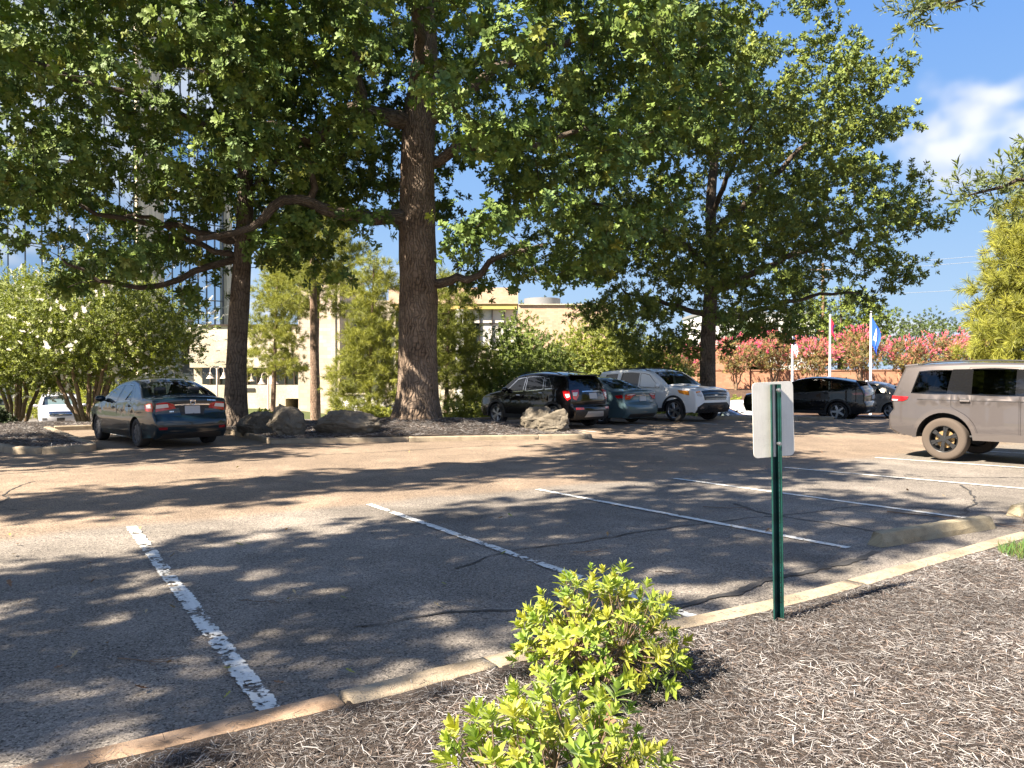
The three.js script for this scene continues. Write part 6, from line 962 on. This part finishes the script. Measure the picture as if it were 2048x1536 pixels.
// ------------------------------------------------------------------ wheel stops
function wheelStop(label, x0, Z0, x1, Z1, seed) {
  const L = Math.hypot(x1 - x0, Z1 - Z0), s = new THREE.Shape(); [[-0.09, 0], [0.09, 0], [0.082, 0.05], [0.05, 0.118], [0.04, 0.126], [-0.04, 0.126], [-0.05, 0.118], [-0.082, 0.05]].forEach(([a, b], i) => i ? s.lineTo(a, b) : s.moveTo(a, b));
  let g = new THREE.ExtrudeGeometry(s, { depth: L, steps: 40, bevelEnabled: false }); const p = g.attributes.position, uv = g.attributes.uv;
  for (let i = 0; i < p.count; i++) { const a = p.getX(i), b = p.getY(i), c = p.getZ(i), e = Math.min(c, L - c), t = clamp(1 - e / 0.06), n = (fbm(a * 20 + seed, b * 20, c * 8, 3) - 0.5) * 0.016; p.setXYZ(i, a * (1 - 0.18 * t) + n, b * (1 - 0.2 * t) + (b > 0.02 ? n : 0), c + (c < 0.01 ? b * 0.35 : c > L - 0.01 ? -b * 0.35 : 0)); uv.setXY(i, c, a + b); }
  g.computeVertexNormals(); const m = mk('wheel_stop', g, std(rgb(0.44, 0.385, 0.265), 0.95, { map: rep(concreteMap, 1.3, 1.3), bumpMap: rep(concreteBump, 1.6, 1.6), bumpScale: 0.012 })); m.position.copy(P(x0, 0.004, Z0)); m.rotation.y = Math.atan2(x1 - x0, -(Z1 - Z0)); return tag(m, label, 'wheel stop', 'concrete wheel stops');
}
wheelStop('concrete wheel stop at the end of the painted stall behind the sign', 3.38, 7.2, 5.02, 8.12, 1);
wheelStop('concrete wheel stop with twigs lying beside its end', 5.66, 8.72, 7.22, 9.72, 4);

// ------------------------------------------------------------------ near shrubs: whorls of leaves on thin stems
{
  const leafG = (len, wid) => { const g = leafPart(len, wid, 'lance', { fold: 0.35, droop: 0.12 }); return g; };
  const whorl = (seed, n, len) => { const R = rng(seed), parts = []; for (let i = 0; i < n; i++) { const t = i / n, g = leafG(len * (0.7 + 0.45 * R()) * lerp(1, 0.62, t), len * 0.30 * (0.85 + 0.3 * R())); g.rotateX((R() - 0.5) * 0.5); g.rotateZ(Math.PI / 2 - lerp(1.28, 0.3, Math.pow(t, 0.8)) + (R() - 0.5) * 0.22); g.rotateY(i * 2.39996 + R() * 0.35); g.translate(0, 0.006 + t * len * 0.62, 0); parts.push(g); } const q = mergeGeometries(parts); q.computeVertexNormals(); return q; };
  const kinds = [1, 2, 3, 4, 5].map((k) => whorl(200 + k, 10 + k, 0.05)), looks = [[0.36, 0.43, 0.02], [0.31, 0.40, 0.02], [0.23, 0.35, 0.022], [0.42, 0.43, 0.02]].map(([r, g, b]) => phys(rgb(r, g, b), 0.9, { transmission: 0.45, thickness: 0, clearcoat: 0.3, clearcoatRoughness: 0.35, side: THREE.DoubleSide }));
  const stemMat = std(rgb(0.17, 0.115, 0.075), 0.9);
  function azalea(label, x, Z, rx, h, rz, n, seed, size, fillLow, lean) {
    const y0 = nearY(x, Z) - 0.01, g = thing('azalea_bush', label, 'bush', P(x, y0, Z)), R = rng(seed), pts = [], stems = [], forks = [];
    for (let k = 0; k < 16; k++) { const a = R() * 6.283, e = 0.35 + 0.3 * R(), f = V3(Math.cos(a) * rx * e * 0.7, h * (0.3 + 0.2 * R()), Math.sin(a) * rz * e * 0.7); forks.push(f); stems.push([V3(Math.cos(a) * 0.02, -0.02, Math.sin(a) * 0.02), f.clone().multiplyScalar(0.5).add(V3(0, -0.02, 0)), f, 0.006]); }
    for (let tries = 0; pts.length < n && tries < 9000; tries++) { const d = rdir(R), k = Math.pow(R(), 0.22), p = V3(d.x * rx * k, h * (fillLow + (1 - fillLow) * Math.abs(d.y) * k) * (0.9 + 0.2 * R()), d.z * rz * k); if (lean) p.x += lean * p.y; if (pts.some((q) => q.distanceTo(p) < 0.036 * size)) continue; pts.push(p); }
    for (const p of pts) {
      let f = forks[0]; for (const q of forks) if (q.distanceTo(p) + Math.max(0, q.y - p.y) < f.distanceTo(p) + Math.max(0, f.y - p.y)) f = q;
      const m = f.clone().lerp(p, 0.5).add(V3((R() - 0.5) * 0.03, -0.03, (R() - 0.5) * 0.03)); stems.push([f, m, p, 0.0032]);
      const s = mk('leaf_sprig', kinds[Math.floor(R() * 5)], looks[Math.floor(R() * 4)], g); s.position.copy(p); const ax = p.clone().sub(m).normalize().add(V3(p.x / rx * 0.4, 0.5, p.z / rz * 0.4)).add(rdir(R).multiplyScalar(0.25)).normalize(); s.quaternion.setFromUnitVectors(UP, ax); s.rotateY(R() * 6.283); s.scale.setScalar(size * lerp(0.6, 1.3, R()));
      if (R() < 0.0) { const s2 = mk('leaf_sprig', kinds[Math.floor(R() * 5)], looks[2], g); s2.position.copy(m); s2.quaternion.copy(s.quaternion); s2.rotateZ((R() - 0.5) * 1.2); s2.scale.setScalar(size * 0.7); }
    }
    const tubes = stems.map(([a, b, c, r]) => { const cv = new THREE.QuadraticBezierCurve3(a, b, c).getPoints(6); return tube(cv, cv.map((_, i) => r * (1 - i * 0.06)), 5); }); mk('stems', mergeGeometries(tubes), stemMat, g).userData.kind = 'stuff';
  }
  azalea('rounded lime green azalea bush at the kerb left of the sign post', 0.43, 3.75, 0.41, 0.53, 0.36, 240, 401, 1.2, 0.16);
  azalea('loose lime green azalea bush in front of the rounded one', 0.12, 2.5, 0.42, 0.46, 0.3, 190, 402, 1.25, 0.2);
}
// ------------------------------------------------------------------ mulch chips, leaf litter, twigs, grass tuft
{
  const chip = (seed, n) => { const R = rng(seed), pos = [], idx = [], w = 0.10 + 0.10 * R(); for (let i = 0; i <= n; i++) { const t = i / n, b = 0.12 * Math.sin(t * 3.1) * (R() - 0.3), ww = w * (0.35 + 0.65 * Math.sin(Math.PI * clamp(t, 0.08, 0.92))); pos.push(t - 0.5, b + 0.03, -ww / 2, t - 0.5, b + 0.05, 0, t - 0.5, b + 0.02, ww / 2, t - 0.5, b - 0.02, 0); } for (let i = 0; i < n; i++) for (let k = 0; k < 4; k++) { const a = i * 4 + k, b = i * 4 + (k + 1) % 4; idx.push(a, b, a + 4, b, b + 4, a + 4); } const g = new THREE.BufferGeometry(); g.setAttribute('position', new THREE.Float32BufferAttribute(pos, 3)); g.setIndex(idx); g.computeVertexNormals(); return g; };
  const chipMat = std(rgb(1, 1, 1), 0.95), c = new THREE.Color();
  const scatter = (name, label, n, seed, place, size, tones) => {
    const R = rng(seed), list = []; for (let tries = 0; list.length < n && tries < n * 6; tries++) { const q = place(R); if (q) list.push(q); }
    const im = new THREE.InstancedMesh(chip(seed, 3), chipMat, list.length); im.name = numbered(name); im.userData.kind = 'stuff'; tag(im, label, 'mulch');
    list.forEach((q, i) => { DUMMY.position.copy(q); DUMMY.rotation.set((R() - 0.5) * 0.7, R() * 6.283, (R() - 0.5) * 0.7); const s = size[0] + (size[1] - size[0]) * R() * R(); DUMMY.scale.set(s, s * (0.5 + 0.5 * R()) * 0.8, s * (0.35 + 0.75 * R() * R())); DUMMY.updateMatrix(); im.setMatrixAt(i, DUMMY.matrix); const t = tones[Math.floor(R() * tones.length)], k = (0.55 + 0.5 * R()) * lerp(0.75, 1.2, sstep(0.34, 0.62, fbm(q.x * 1.4, q.z * 1.4, 2, 3))); im.setColorAt(i, c.setRGB(t[0] * k, t[1] * k, t[2] * k)); });
    scene.add(im); return im;
  };
  const tones = [[0.24, 0.22, 0.21], [0.32, 0.30, 0.29], [0.41, 0.39, 0.375], [0.12, 0.10, 0.092], [0.19, 0.15, 0.13], [0.48, 0.455, 0.43], [0.08, 0.068, 0.063], [0.27, 0.205, 0.165]];
  const near = (R) => { const Z = 1.7 + 6.6 * Math.pow(R(), 0.85), x = lerp(-2.2, 7.5, R()); if (Z > nearKerb(x) - 0.27 - 0.05 * R() || Math.abs(x) > Z * 0.75 + 1.2) return null; return P(x, nearY(x, Z) + 0.004 + 0.018 * R(), Z); };
  scatter('wood_mulch', 'shredded grey-brown wood mulch covering the near bed', 130000, 501, near, [0.014, 0.08], tones);
  scatter('bark_fines', 'fine bark crumbs between the mulch strands of the near bed', 70000, 505, near, [0.006, 0.03], tones);
  scatter('wood_mulch', 'dark shredded wood mulch covering the oak bed and the finger bed', 30000, 502, (R) => { const x = lerp(-17.5, 2, R()), Z = lerp(15.6, 25, R()), f = inside(bedShapes.finger, x, Z); if (!f && !inside(bedShapes.oak, x, Z)) return null; return P(x, (f ? 0.10 + 0.05 * (fbm(x * 1.1, Z * 1.1, 6, 3) - 0.4) : bedY(x, Z)) + 0.01 + 0.02 * R(), Z); }, [0.05, 0.2], tones);
  // chips spilled over the near kerb edge
  scatter('wood_mulch', 'stray wood chips lying along the near kerb', 900, 503, (R) => { const x = lerp(-1.8, 6, R()), Z = nearKerb(x) - 0.22 + 0.1 * R(); return P(x, 0.098 + 0.004 * R(), Z); }, [0.015, 0.05], tones);
  scatter('gutter_grit', 'fine grit and bark crumbs lying in the gutter of the near kerb', 1600, 504, (R) => { const x = lerp(-2.4, 7, R()), Z = nearKerb(x) + 0.02 + 0.3 * R() * R(); return P(x, 0.008, Z); }, [0.006, 0.03], tones);
  // fallen leaves
  const lg = leafPart(0.085, 0.05, 'oak', { fold: 0.5, droop: -0.35 }); lg.computeVertexNormals(); const lMats = [[0.32, 0.20, 0.09], [0.26, 0.26, 0.06], [0.38, 0.29, 0.16], [0.20, 0.11, 0.06]].map(([r, g, b]) => std(rgb(r, g, b), 0.9, { side: THREE.DoubleSide }));
  const R = rng(88); let placed = 0;
  for (let t = 0; t < 400 && placed < 60; t++) { const Z = 3.6 + 15 * R() * R(), x = lerp(-0.7, 0.75, R()) * Z; if (Z < nearKerb(x) + 0.1) continue; const m = mk('fallen_leaf', lg, lMats[placed % 4]); m.position.copy(P(x, 0.016, Z)); m.rotation.set((R() - 0.5) * 0.5, R() * 6.283, (R() - 0.5) * 0.5); m.scale.setScalar(lerp(0.45, 1.0, R())); tag(m, 'dry fallen leaf lying on the asphalt', 'leaf', 'dry leaves scattered on the asphalt'); placed++; }
  const brown = mk('fallen_leaf', lg, lMats[3]); brown.position.copy(P(0.36, 0.16, 3.05)); brown.rotation.set(0.5, 1.2, 0.3); brown.scale.setScalar(1.5); tag(brown, 'rust brown leaf resting on mulch between the azalea bushes', 'leaf');
  // twigs on the asphalt
  const twigMat = std(rgb(0.16, 0.115, 0.085), 0.95);
  const twig = (label, x, Z, len, a, seed, forks = 3) => {
    const Rt = rng(seed), parts = [], path = (x0, y0, z0, l, an, r) => { const pts = []; let px = x0, py = y0, pz = z0, an2 = an; for (let i = 0; i <= 7; i++) { pts.push(V3(px, py, pz)); an2 += (Rt() - 0.5) * 0.35; px += Math.cos(an2) * l / 7; pz += Math.sin(an2) * l / 7; py = Math.max(0.006, py + (Rt() - 0.48) * 0.02); } parts.push(tube(pts, pts.map((_, i) => r * (1 - i / 9)), 5)); return pts; };
    const main = path(0, 0.012, 0, len, a, 0.0035 + len * 0.004); for (let k = 0; k < forks; k++) { const p = main[2 + Math.floor(Rt() * 4)]; path(p.x, p.y, p.z, len * (0.3 + 0.3 * Rt()), a + (Rt() < 0.5 ? 1 : -1) * (0.4 + 0.5 * Rt()), 0.003); }
    const m = mk('twig', mergeGeometries(parts), twigMat); m.position.copy(P(x, 0.008, Z)); tag(m, label, 'twig');
  };
  twig('bare branching twig lying over the far end of the wheel stop', 4.35, 8.95, 1.5, 0.75, 1, 5); twig('pale forked twig on the tan gutter beyond the wheel stop', 5.2, 7.85, 0.9, -0.5, 2, 5); twig('bare twig leaning beside the second wheel stop', 5.5, 8.3, 0.8, -0.9, 3, 4);
  twig('short dark twig in the stall behind the rounded azalea', 1.15, 6.2, 0.32, 0.3, 4, 1); twig('thin twig on the asphalt near the second stall line', -1.9, 5.4, 0.3, 0.2, 5, 2); twig('thin twig on the asphalt left of the broken stall line', -2.2, 4.3, 0.45, 0.2, 6, 2); twig('pale stick lying in the third stall', 2.3, 9.3, 0.55, 0.1, 7, 1); twig('curved twig in the stall left of the sign post', 0.55, 6.9, 0.35, -0.3, 8, 2);
  // grass tuft at the right edge of the near bed
  const blade = new THREE.BufferGeometry(); blade.setAttribute('position', new THREE.Float32BufferAttribute([-0.003, 0, 0, 0.003, 0, 0, -0.002, 0.05, 0.01, 0.002, 0.05, 0.01, 0, 0.085, 0.035], 3)); blade.setIndex([0, 1, 2, 1, 3, 2, 2, 3, 4]); blade.computeVertexNormals();
  const gm = phys(rgb(1, 1, 1), 0.95, { side: THREE.DoubleSide }), Rg = rng(9), tuft = new THREE.InstancedMesh(blade, gm, 2600); tuft.name = 'grass_patch'; tuft.userData = { kind: 'stuff', label: 'small green grass patch in the mulch by the kerb', category: 'grass' };
  for (let i = 0; i < 2600; i++) { const a = Rg() * 6.283, k = Math.sqrt(Rg()), x = 4.62 + Math.cos(a) * 0.55 * k, Z = 6.35 + Math.sin(a) * 0.42 * k; DUMMY.position.copy(P(x, nearY(x, Z), Z)); DUMMY.rotation.set((Rg() - 0.5) * 0.8, Rg() * 6.283, (Rg() - 0.5) * 0.8); DUMMY.scale.setScalar(lerp(0.6, 1.4, Rg())); DUMMY.updateMatrix(); tuft.setMatrixAt(i, DUMMY.matrix); tuft.setColorAt(i, c.setRGB(lerp(0.06, 0.14, Rg()), lerp(0.11, 0.19, Rg()), 0.035)); }
  scene.add(tuft);
}

scene.traverse((o) => { if (o.isMesh) o.castShadow = o.receiveShadow = true; });
renderer.render(scene, camera);
